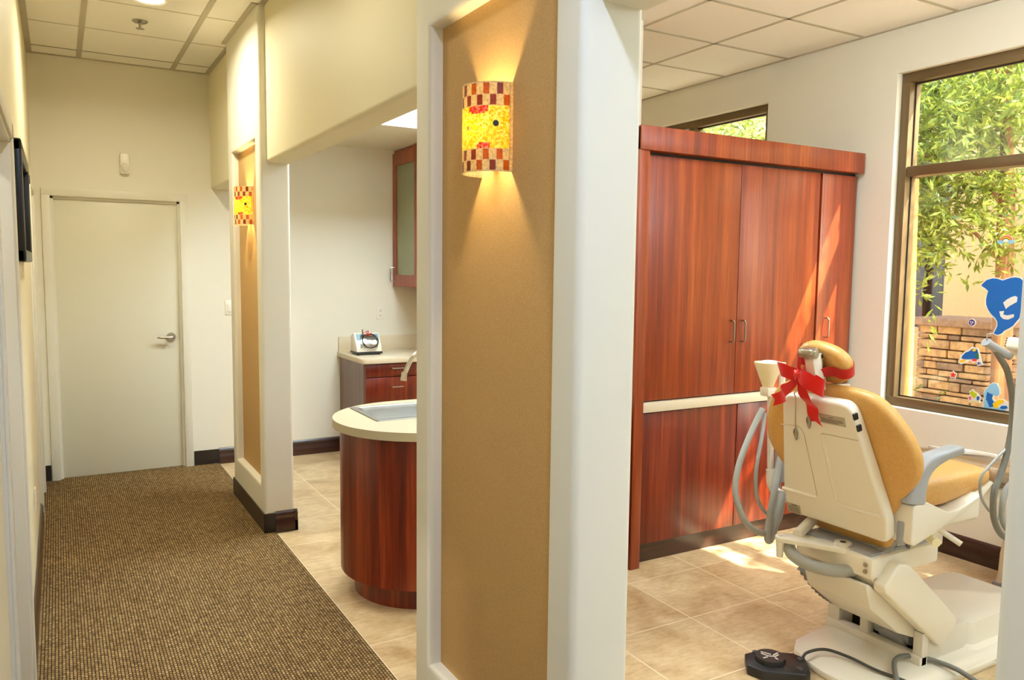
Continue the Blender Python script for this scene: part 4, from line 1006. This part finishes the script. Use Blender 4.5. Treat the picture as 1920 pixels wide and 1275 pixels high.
hs = MB().m('hose_dark'); hs.tube([(2.62, 1.56, 0.012), (2.66, 1.66, 0.012), (2.70, 1.73, 0.07), (2.79, 1.80, 0.09), (2.88, 1.81, 0.085), (2.95, 1.765, 0.075), (3.0, 1.68, 0.06), (3.05, 1.60, 0.02), (3.12, 1.5, 0.010)], 0.010, 10)
tag(hs.build('floor_hose'), 'grey hose looping over the white chair base', 'hose')
fb = MB().m('hose_dark')
rings = [[Vector((3.84 + 0.36 * k / 40, 1.98 + (0.040 + 0.005 * (k % 2)) * cos(2 * pi * j / 16), 0.075 + (0.040 + 0.005 * (k % 2)) * sin(2 * pi * j / 16))) for j in range(16)] for k in range(41)]
fb.loft(rings); tag(fb.build('corrugated_hose', None, 20), 'grey corrugated hose leaving the back of the chair base', 'hose')
jb = thing('junction_box', (4.22, 2.03, 0), 'pale utility box on the floor under the window', 'box')
MB().m('chair_white_mat').loft(hump(4.16, 4.36, 1.78, 2.16, 0.0, 0.30, 0.04, 0.01)).build('cover', jb); MB().m('grey_plastic').box(4.15, 4.37, 1.77, 2.17, 0, 0.02, 0.004).build('base', jb)

# folded plastic sheet on the leg rest
mb = MB(); sh = rpoly([(3.50, 2.02), (3.92, 2.06), (3.90, 2.17), (3.48, 2.15)], [0.02] * 4)
mat('sheet_orange', (226, 170, 120), 0.3); mat('sheet_blue', (150, 176, 206), 0.3); mat('sheet_white', (226, 216, 204), 0.25)
zl = lambda x: 0.828 - (x - 3.3) * 0.168
mb.m('sheet_white').loft([[Vector((x, y, zl(x) + dz)) for x, y in sh] for dz in (0.0, 0.010)])
for k, (a, b) in enumerate(((3.52, 3.57), (3.62, 3.69), (3.76, 3.82))):
    mb.m('sheet_blue' if k != 2 else 'sheet_orange').loft([[Vector((x, y, zl(x) + dz)) for x, y in ((a, 2.05), (b, 2.06), (b + .02, 2.13), (a + .03, 2.12))] for dz in (0.009, 0.0108)])
tag(mb.build('plastic_sheet', None, 30), 'printed plastic sheet lying folded on the leg rest', 'sheet')

# ------------------------------------------------------------------ instrument delivery unit, mostly behind the right wall end
du = thing('delivery_unit', (3.2, 1.42, 0), 'white handpiece tray on a grey stand in front of the window', 'instrument tray')
mb = MB().m('chair_white'); M1 = Matrix.Translation((2.955, 1.42, 1.335)) @ Matrix.Rotation(radians(20), 4, 'Y') @ Matrix.Rotation(radians(10), 4, 'Z')
mb.box(-0.085, 0.14, -0.10, 0.10, -0.022, 0.022, 0.010, 3, M1); mb.build('tray_head', du)
mb = MB().m('dark_grey')
for k in range(4): mb.box(-0.082, -0.03, 0.098, 0.102, -0.014 + k * .009, -0.011 + k * .009, mx=M1)
for k in range(4): mb.box(-0.060 + k * .028, -0.054 + k * .028, 0.03, 0.095, 0.0215, 0.0226, mx=M1)
mb.build('slot', du, 0)
mb = MB().m('grey_plastic'); mb.cyl((2.872, 1.492, 1.318), (2.765, 1.515, 1.368), 0.013, 0.015); mb.cyl((2.765, 1.515, 1.368), (2.760, 1.516, 1.372), 0.016); mb.build('handpiece', du)
mb = MB().m('chrome'); mb.tube([(2.765, 1.515, 1.37), (2.763, 1.515, 1.398), (2.785, 1.51, 1.400)], 0.0025, 6, False); mb.build('tip', du)
mb = MB().m('hose_dark'); mb.tube([(2.80, 1.508, 1.352), (2.83, 1.505, 1.318), (2.87, 1.50, 1.275), (2.90, 1.50, 1.225), (2.925, 1.50, 1.15), (2.93, 1.50, 1.05), (2.905, 1.50, 0.95), (2.87, 1.50, 0.88), (2.845, 1.50, 0.83), (2.855, 1.50, 0.74), (2.92, 1.50, 0.665), (3.0, 1.48, 0.64)], 0.011, 10); mb.build('hose', du)
mb = MB().m('hose_grey'); mb.tube([(2.93, 1.5, 1.0), (2.85, 1.52, 0.93), (2.81, 1.53, 0.88), (2.83, 1.53, 0.80), (2.90, 1.51, 0.73), (3.0, 1.48, 0.70)], 0.005, 8); mb.build('hose', du)
mb = MB().m('hose_grey'); mb.tube([(3.0, 1.48, 0.90), (2.93, 1.50, 0.84), (2.905, 1.50, 0.78), (2.93, 1.50, 0.70), (3.02, 1.46, 0.62)], 0.011, 10); mb.build('hose', du)
mb = MB().m('chair_white_mat'); mb.cyl((3.12, 1.40, 0.03), (3.12, 1.40, 1.30), 0.022); mb.box(2.98, 3.14, 1.37, 1.43, 1.285, 1.315, 0.006); mb.build('post', du)
mb = MB().m('chair_white_mat'); mb.cyl((3.12, 1.38, 0.0), (3.12, 1.38, 0.03), 0.19, 0.17, 36); mb.build('floor_base', du)

# ------------------------------------------------------------------ stickers on the pane
XG = XR + 0.1035
def poly_in(mb, m, pts, d=0.0):
    mb.m(m).prism(pts, YZ, XG - d, XG - d - 0.0006)
def grow(pts, g):
    cy = sum(p[0] for p in pts) / len(pts); out = []; n = len(pts)
    area = sum(pts[i][0] * pts[(i + 1) % n][1] - pts[(i + 1) % n][0] * pts[i][1] for i in range(n)); sg = 1 if area > 0 else -1
    for i in range(n):
        a, b = Vector(pts[i - 1]), Vector(pts[(i + 1) % n]); t = (b - a).normalized(); nr = Vector((t.y, -t.x)) * sg
        out.append((pts[i][0] + nr.x * g, pts[i][1] + nr.y * g))
    return out
mat('st_blue', (22, 104, 186), 0.35); mat('st_white', (240, 238, 230), 0.35); mat('st_light', (150, 206, 240), 0.35); mat('st_yellow', (250, 206, 30), 0.35)
mat('st_red', (232, 66, 44), 0.35); mat('st_green', (40, 120, 60), 0.35); mat('st_lime', (196, 208, 40), 0.35); mat('st_pink', (232, 120, 140), 0.35); mat('st_purple', (84, 68, 140), 0.35); mat('st_orange', (240, 150, 60), 0.35); mat('st_cream', (246, 228, 160), 0.35)
def sticker(name, layers, label):
    mb = MB()
    for i, (m, pts) in enumerate(layers): poly_in(mb, m, pts, i * 0.0006)
    tag(mb.build(name, None, 0), label, 'sticker', 'stickers on the large window')
STK = {}
STK['DOL'] = [(2.5124, 1.5413), (2.5021, 1.5562), (2.4854, 1.5729), (2.4543, 1.5838), (2.429, 1.5819), (2.3988, 1.5718), (2.3792, 1.5795), (2.3553, 1.5878), (2.3313, 1.5907), (2.307, 1.5854), (2.2816, 1.5607), (2.2699, 1.5172), (2.2847, 1.4727), (2.2933, 1.4219), (2.299, 1.371), (2.3293, 1.3277), (2.3496, 1.3119), (2.3719, 1.2991), (2.3847, 1.282), (2.4059, 1.2722), (2.4284, 1.2787), (2.4186, 1.2989), (2.4107, 1.3222), (2.4122, 1.3449), (2.4244, 1.3636), (2.4479, 1.3851), (2.4652, 1.407), (2.4783, 1.4359), (2.4811, 1.4652), (2.477, 1.4915), (2.472, 1.5129), (2.4889, 1.5271)]
STK['DOLW1'] = [(2.3879, 1.4511), (2.369, 1.4695), (2.3485, 1.483), (2.3278, 1.4901), (2.3153, 1.4842), (2.3167, 1.4588), (2.3369, 1.4453), (2.3574, 1.4316), (2.3717, 1.4165)]
STK['DOLW2'] = [(2.4049, 1.402), (2.3788, 1.4065), (2.3837, 1.3869), (2.3634, 1.3826), (2.3274, 1.3916), (2.3264, 1.3758), (2.3558, 1.3596), (2.3805, 1.3614), (2.3969, 1.3749)]
STK['FISH'] = [(2.613, 1.0951), (2.6128, 1.1072), (2.6, 1.1207), (2.6032, 1.1325), (2.5831, 1.1587), (2.5598, 1.1706), (2.5397, 1.1902), (2.5087, 1.1849), (2.4974, 1.1528), (2.488, 1.1157), (2.4745, 1.1006), (2.489, 1.0943), (2.505, 1.0891), (2.5036, 1.1045), (2.5065, 1.1128), (2.532, 1.1062), (2.5493, 1.1164), (2.5793, 1.0987), (2.5982, 1.0918)]
STK['FISHB'] = [(2.5976, 1.121), (2.596, 1.1333), (2.5781, 1.1568), (2.5572, 1.167), (2.5371, 1.1861), (2.5108, 1.18), (2.5008, 1.1477), (2.5003, 1.1263), (2.5331, 1.1229), (2.5757, 1.1184)]
STK['FISHY'] = [(2.6093, 1.0979), (2.6079, 1.1068), (2.5805, 1.1179), (2.5683, 1.1144), (2.5843, 1.1016)]
STK['FISHR'] = [(2.5372, 1.1129), (2.5334, 1.1277), (2.5096, 1.1253), (2.5113, 1.1142)]
STK['FISHG'] = [(2.5209, 1.1552), (2.5072, 1.1613), (2.5005, 1.143), (2.5013, 1.1262), (2.5151, 1.1367)]
STK['FISHYY'] = [(2.5392, 1.1821), (2.5204, 1.1839), (2.5173, 1.1722), (2.5335, 1.1673)]
STK['FISHT'] = [(2.5038, 1.0926), (2.5036, 1.1045), (2.4994, 1.1121), (2.4899, 1.1084), (2.4777, 1.0988), (2.4919, 1.1034)]
STK['CORALW'] = [(2.5505, 0.9088), (2.537, 0.9228), (2.5427, 0.9365), (2.5223, 0.9538), (2.5121, 0.9408), (2.4928, 0.9339), (2.4754, 0.9173), (2.4787, 0.8953), (2.4753, 0.8791), (2.5408, 0.869), (2.5444, 0.8879)]
STK['CORALG'] = [(2.54, 0.932), (2.522, 0.949), (2.5142, 0.9367), (2.4975, 0.9333), (2.4986, 0.9139), (2.5143, 0.902), (2.5293, 0.9143)]
STK['CORALP'] = [(2.5456, 0.907), (2.5315, 0.9115), (2.5261, 0.9003), (2.53, 0.8876), (2.5398, 0.891)]
STK['CORALB'] = [(2.4983, 0.9092), (2.4896, 0.92), (2.4797, 0.9119), (2.4834, 0.8961), (2.4949, 0.8929)]
STK['CORALS'] = [(2.5393, 0.8828), (2.4808, 0.8917), (2.481, 0.8806), (2.5372, 0.872)]
STK['WAVEW'] = [(2.4629, 0.8413), (2.4606, 0.8696), (2.4649, 0.9054), (2.4572, 0.9151), (2.463, 0.94), (2.4522, 0.9671), (2.4331, 0.991), (2.4136, 1.0063), (2.3911, 1.004), (2.3753, 0.9777), (2.3704, 0.9489), (2.3842, 0.928), (2.4047, 0.9313), (2.4077, 0.9139), (2.3909, 0.9059), (2.3755, 0.9187), (2.3495, 0.9195), (2.335, 0.9101), (2.3189, 0.9063), (2.311, 0.845), (2.3384, 0.8404)]
STK['WAVEL'] = [(2.4558, 0.8446), (2.455, 0.9133), (2.4599, 0.9404), (2.448, 0.9656), (2.4309, 0.9892), (2.4133, 1.0021), (2.3929, 1.0006), (2.3793, 0.9771), (2.3754, 0.9482), (2.3864, 0.9319), (2.409, 0.9349), (2.4117, 0.9133), (2.3988, 0.9025), (2.3805, 0.8715), (2.3358, 0.8618), (2.3368, 0.847)]
STK['WAVED'] = [(2.4447, 0.9298), (2.4407, 0.9495), (2.4258, 0.941), (2.4093, 0.9391), (2.4137, 0.913), (2.4025, 0.8977), (2.4009, 0.8725), (2.423, 0.8648), (2.4395, 0.8985), (2.4461, 0.9039)]
STK['WAVEY'] = [(2.4081, 0.8884), (2.3945, 0.899), (2.3754, 0.9166), (2.3513, 0.916), (2.3466, 0.9063), (2.3619, 0.8955), (2.3771, 0.8805), (2.3821, 0.8649), (2.3982, 0.8623)]
STK['WAVEB'] = [(2.3676, 0.8736), (2.3572, 0.8836), (2.3335, 0.8873), (2.3248, 0.8762), (2.3401, 0.8674), (2.362, 0.866)]
G = lambda k: STK[k]
DOLF = [(2.44, 1.46), (2.43, 1.49), (2.425, 1.45), (2.41, 1.415), (2.425, 1.42)]
sticker('dolphin_sticker', [('st_white', grow(G('DOL'), 0.006)), ('st_blue', G('DOL')), ('st_white', G('DOLW1')), ('st_white', G('DOLW2'))], 'large blue leaping dolphin sticker on the window')
sticker('fish_sticker', [('st_white', grow(G('FISH'), 0.004)), ('st_blue', G('FISHB')), ('st_yellow', G('FISHY')), ('st_red', G('FISHR')), ('st_green', G('FISHG')), ('st_yellow', G('FISHYY')), ('st_blue', G('FISHT'))], 'small blue and yellow sea animal sticker over the stone pier')
sticker('coral_sticker', [('st_white', G('CORALW')), ('st_lime', G('CORALG')), ('st_pink', G('CORALP')), ('st_blue', G('CORALB')), ('st_cream', G('CORALS'))], 'small coral sticker in lime and pink near the sill')
sticker('wave_sticker', [('st_white', G('WAVEW')), ('st_light', G('WAVEL')), ('st_blue', G('WAVED')), ('st_yellow', G('WAVEY')), ('st_blue', G('WAVEB'))], 'curling blue wave sticker in the lower window corner')
circ = lambda c, r, n=24: [(c[0] + r * cos(2 * pi * k / n), c[1] + r * sin(2 * pi * k / n)) for k in range(n)]
bl = (2.552, 1.331)
sticker('ball_sticker', [('st_white', circ(bl, 0.021)), ('st_purple', circ(bl, 0.018)), ('st_white', circ((bl[0] + .006, bl[1] + .004), 0.004, 8)), ('st_white', circ((bl[0] - .005, bl[1] + .002), 0.005, 8)), ('st_white', circ((bl[0] + .002, bl[1] - .008), 0.004, 8))], 'small round purple sticker above the stone pier')
star = lambda c, R, r: [(c[0] + (R if k % 2 == 0 else r) * sin(pi * k / 5), c[1] + (R if k % 2 == 0 else r) * cos(pi * k / 5)) for k in range(10)]
sc_ = (2.641, 1.02)
sticker('starfish_sticker', [('st_white', star(sc_, 0.027, 0.016)), ('st_red', star(sc_, 0.021, 0.010))], 'small red starfish sticker on the window')
rc = (2.395, 1.782)
arc = lambda r0, r1: [(rc[0] + r1 * cos(pi * k / 12), rc[1] + r1 * sin(pi * k / 12)) for k in range(13)] + [(rc[0] + r0 * cos(pi * k / 12), rc[1] + r0 * sin(pi * k / 12)) for k in range(12, -1, -1)]
cl = lambda c: [(c[0] + 0.018 * cos(2 * pi * k / 16) * (1 + .15 * sin(3 * 2 * pi * k / 16)), c[1] + 0.010 * sin(2 * pi * k / 16)) for k in range(16)]
sticker('rainbow_sticker', [('st_white', arc(0.0, 0.037)), ('st_red', arc(0.030, 0.034)), ('st_orange', arc(0.026, 0.030)), ('st_yellow', arc(0.022, 0.026)), ('st_green', arc(0.018, 0.022)), ('st_light', cl((rc[0] + .028, rc[1]))), ('st_light', cl((rc[0] - .028, rc[1])))], 'little rainbow and clouds sticker high on the window')

# ------------------------------------------------------------------ outdoors
ZG = -0.12
o = MB().m('ground_gravel').box(XR + 0.2, 14, -12, 14, ZG - 0.1, ZG).build('ground'); struct(o, 'gravel ground outside the windows', 'ground')
bd = thing('building', (8.3, 3.5, ZG), 'pale stucco building across the yard', 'building')
mb = MB().m('stucco'); wall_grid(mb, YZ, [-4, 13], [ZG, 4.6], 8.2, 8.5, [(4.98, 6.6, 1.02, 2.75)]); mb.build('wall', bd)
MB().m('dark_window').box(8.30, 8.34, 4.98, 6.6, 1.02, 2.75).build('window_pane', bd, 0)
mb = MB().m('bronze_dark'); mb.box(8.22, 8.34, 5.22, 5.27, 1.02, 2.75); mb.box(8.22, 8.34, 4.98, 5.02, 1.02, 2.75); mb.build('window_frame', bd)
MB().m('stucco').box(7.9, 8.25, -4, 13, 4.5, 4.75).build('cornice', bd)
# low garden wall and the stone pier
o = MB().m('stucco').box(7.35, 7.55, 4.55, 8.0, ZG, 1.0).build('garden_wall'); tag(o, 'low stucco garden wall left of the stone pier', 'wall')
pr = thing('stone_pier', (7.2, 4.1, ZG), 'stacked stone pier with flat cap seen through the window', 'pier')
mb = MB().m('mortar').box(7.06, 7.5, 3.86, 4.44, ZG, 1.13); rs = random.Random(11)
z = ZG
while z < 1.10:
    h = rs.uniform(0.035, 0.095); h = min(h, 1.14 - z)
    for face in range(2):
        if face == 0:
            y = 3.84
            while y < 4.46:
                w = rs.uniform(0.1, 0.28); y1 = min(y + w, 4.46)
                if 4.46 - y1 < 0.06: y1 = 4.46
                mb.m(rs.choice(['stone_a', 'stone_b', 'stone_b', 'stone_c'])).box(7.0 + rs.uniform(-.02, .015), 7.1, y + .006, y1 - .006, z + .005, z + h - .005, 0.010)
                y = y1
        else:
            x = 7.0
            while x < 7.5:
                w = rs.uniform(0.1, 0.25); x1 = min(x + w, 7.52)
                mb.m(rs.choice(['stone_a', 'stone_b', 'stone_c'])).box(x + .006, x1 - .006, 3.82, 3.9, z + .005, z + h - .005, 0.010)
                mb.box(x + .006, x1 - .006, 4.40, 4.48, z + .005, z + h - .005, 0.010); x = x1
    z += h
mb.build('stones', pr, 0); MB().m('stone_cap').box(6.95, 7.56, 3.78, 4.52, 1.13, 1.205, 0.015).build('cap', pr)
# timber posts
mb = MB().m('post_wood'); mb.cyl((5.5, 3.565, ZG), (5.5, 3.62, 2.3), 0.045, 0.04); tag(mb.build('timber_post'), 'round timber stake just outside the window', 'post')

def leaf_cloud(clusters, count, size, seed, m):
    rs = random.Random(seed); vs, fs = [], []
    tot = sum(c[3] * c[4] * c[5] for c in clusters)
    for (cx_, cy_, cz_, rx, ry, rz) in clusters:
        n = int(count * rx * ry * rz / tot)
        ntw = max(1, n // 16)
        for _ in range(ntw):
            while True:
                a, b, c_ = rs.uniform(-1, 1), rs.uniform(-1, 1), rs.uniform(-1, 1)
                q = a * a + b * b + c_ * c_
                if 0.12 < q < 1: break
            p0 = Vector((cx_ + a * rx, cy_ + b * ry, cz_ + c_ * rz))
            td = Vector((rs.uniform(-1, 1), rs.uniform(-1, 1), rs.uniform(-1.2, 0.3))).normalized()
            for i in range(16):
                p = p0 + td * (i * size * 0.35)
                d_ = (td * 0.6 + Vector((rs.uniform(-1, 1), rs.uniform(-1, 1), rs.uniform(-1, 0.7)))).normalized()
                s_ = d_.cross(Vector((rs.uniform(-1, 1), rs.uniform(-1, 1), rs.uniform(-1, 1)))).normalized()
                L_ = size * rs.uniform(0.7, 1.2); W = L_ * 0.13
                k = len(vs); vs += [p, p + d_ * L_ * 0.5 + s_ * W, p + d_ * L_, p + d_ * L_ * 0.5 - s_ * W]; fs.append((k, k + 1, k + 2, k + 3))
    me = bpy.data.meshes.new('foliage'); me.from_pydata(vs, [], fs); me.materials.append(MATS[m])
    o = bpy.data.objects.new('foliage', me); COL.objects.link(o); return o
def tree(name, base, trunk, branches, clusters, count, size, seed, label, m='leaf_green'):
    t = thing(name, base, label, 'tree', 'trees in the yard')
    mb = MB().m('bark'); mb.tube(trunk, [0.085, 0.075, 0.065, 0.05, 0.035], 12); mb.build('trunk', t)
    if branches:
        mb = MB().m('bark')
        for b_ in branches: mb.tube(b_, [0.022, 0.015, 0.009], 8)
        mb.build('branches', t)
    f = leaf_cloud(clusters, count, size, seed, m); f.parent = t; f.matrix_parent_inverse = t.matrix_basis.inverted()
tree('tree', (6.75, 3.55, ZG), [(6.75, 3.55, ZG), (6.76, 3.58, 1.0), (6.74, 3.60, 1.9), (6.70, 3.62, 2.8), (6.66, 3.66, 3.8)],
     [[(6.74, 3.60, 1.7), (6.6, 3.85, 2.0), (6.4, 4.15, 2.05)], [(6.74, 3.6, 2.1), (6.5, 3.8, 2.5), (6.2, 4.1, 2.6)], [(6.7, 3.62, 2.6), (6.3, 3.4, 2.9), (5.9, 3.3, 3.1)]],
     [(6.35, 4.00, 2.62, 0.55, 0.50, 0.75), (6.3, 3.5, 3.3, 0.7, 0.7, 0.6), (6.2, 4.25, 2.0, 0.32, 0.28, 0.42), (6.5, 3.4, 2.15, 0.3, 0.28, 0.35), (6.2, 3.85, 1.75, 0.2, 0.18, 0.25), (6.6, 4.3, 3.2, 0.6, 0.5, 0.6)],
     17000, 0.095, 5, 'leafy tree with slender leaves filling the large window')
tree('tree', (7.0, 7.0, ZG), [(7.0, 7.0, ZG), (7.0, 7.0, 1.2), (6.95, 6.98, 2.2), (6.9, 6.95, 3.2)], None,
     [(6.8, 6.9, 3.1, 0.7, 0.6, 0.7), (6.6, 6.6, 2.75, 0.35, 0.3, 0.5)], 5000, 0.10, 9, 'bright leafy tree seen above the tall cabinet')
tree('tree', (6.3, 0.6, ZG), [(6.3, 0.6, ZG), (6.28, 0.6, 1.4), (6.2, 0.58, 2.6), (6.1, 0.55, 4.0)], None,
     [(5.95, 0.55, 4.2, 0.85, 0.95, 0.9), (5.55, 0.2, 3.5, 0.6, 0.7, 0.6), (5.7, 1.35, 3.3, 0.55, 0.5, 0.5)], 4200, 0.11, 21, 'leafy tree standing close outside to the right of the window')
sb = thing('shrub', (6.35, 4.4, ZG), 'low green shrub growing beside the stone pier', 'shrub')
f = leaf_cloud([(6.35, 4.25, 0.22, 0.22, 0.30, 0.32), (6.35, 3.95, 0.1, 0.18, 0.2, 0.2)], 2400, 0.06, 4, 'shrub_green'); f.parent = sb; f.matrix_parent_inverse = sb.matrix_basis.inverted()
MB().m('bark').tube([(6.35, 4.25, ZG), (6.35, 4.26, 0.1), (6.34, 4.24, 0.35)], 0.015, 8).build('stem', sb)

# ------------------------------------------------------------------ sky, sun, camera
W = bpy.data.worlds.new('World'); S.world = W; W.use_nodes = True; wt = W.node_tree
bg = wt.nodes['Background']; sky = wt.nodes.new('ShaderNodeTexSky'); sky.sky_type = 'NISHITA'; sky.sun_disc = False
sky.sun_elevation = radians(50); sky.sun_rotation = radians(143); sky.air_density = 1.0; sky.dust_density = 2.0
wt.links.new(sky.outputs[0], bg.inputs['Color']); bg.inputs['Strength'].default_value = 3.0
L = bpy.data.lights.new('sun', 'SUN'); L.energy = 34.0; L.angle = radians(0.6); L.color = (0.97, 0.97, 0.93)
so = bpy.data.objects.new('sun', L); COL.objects.link(so); so.location = (8, -4, 9)
so.rotation_euler = Vector((-1.0, 1.3, -2.0)).to_track_quat('-Z', 'Y').to_euler()

cam = bpy.data.cameras.new('camera'); co = bpy.data.objects.new('camera', cam); COL.objects.link(co); S.camera = co
r, u, f = Vector((0.866244, -0.49949, 0.011423)), Vector((0.034612, 0.082803, 0.995965)), Vector((0.49842, 0.862354, -0.089016))
co.matrix_world = Matrix(((r.x, u.x, -f.x, 0), (r.y, u.y, -f.y, 0), (r.z, u.z, -f.z, 1.6), (0, 0, 0, 1)))
cam.sensor_width = 36.0; cam.sensor_fit = 'HORIZONTAL'; cam.lens = 1472.32 / 1920 * 36.0; cam.clip_start = 0.02

vs = S.view_settings; vs.view_transform = 'Standard'; vs.look = 'None'; vs.gamma = 1.0; vs.use_curve_mapping = False; vs.exposure = 0.0
S.cycles.use_denoising = True; S.cycles.max_bounces = 10; S.cycles.diffuse_bounces = 6; S.cycles.transparent_max_bounces = 12
S.cycles.sample_clamp_indirect = 6.0; S.cycles.caustics_reflective = False; S.cycles.caustics_refractive = False
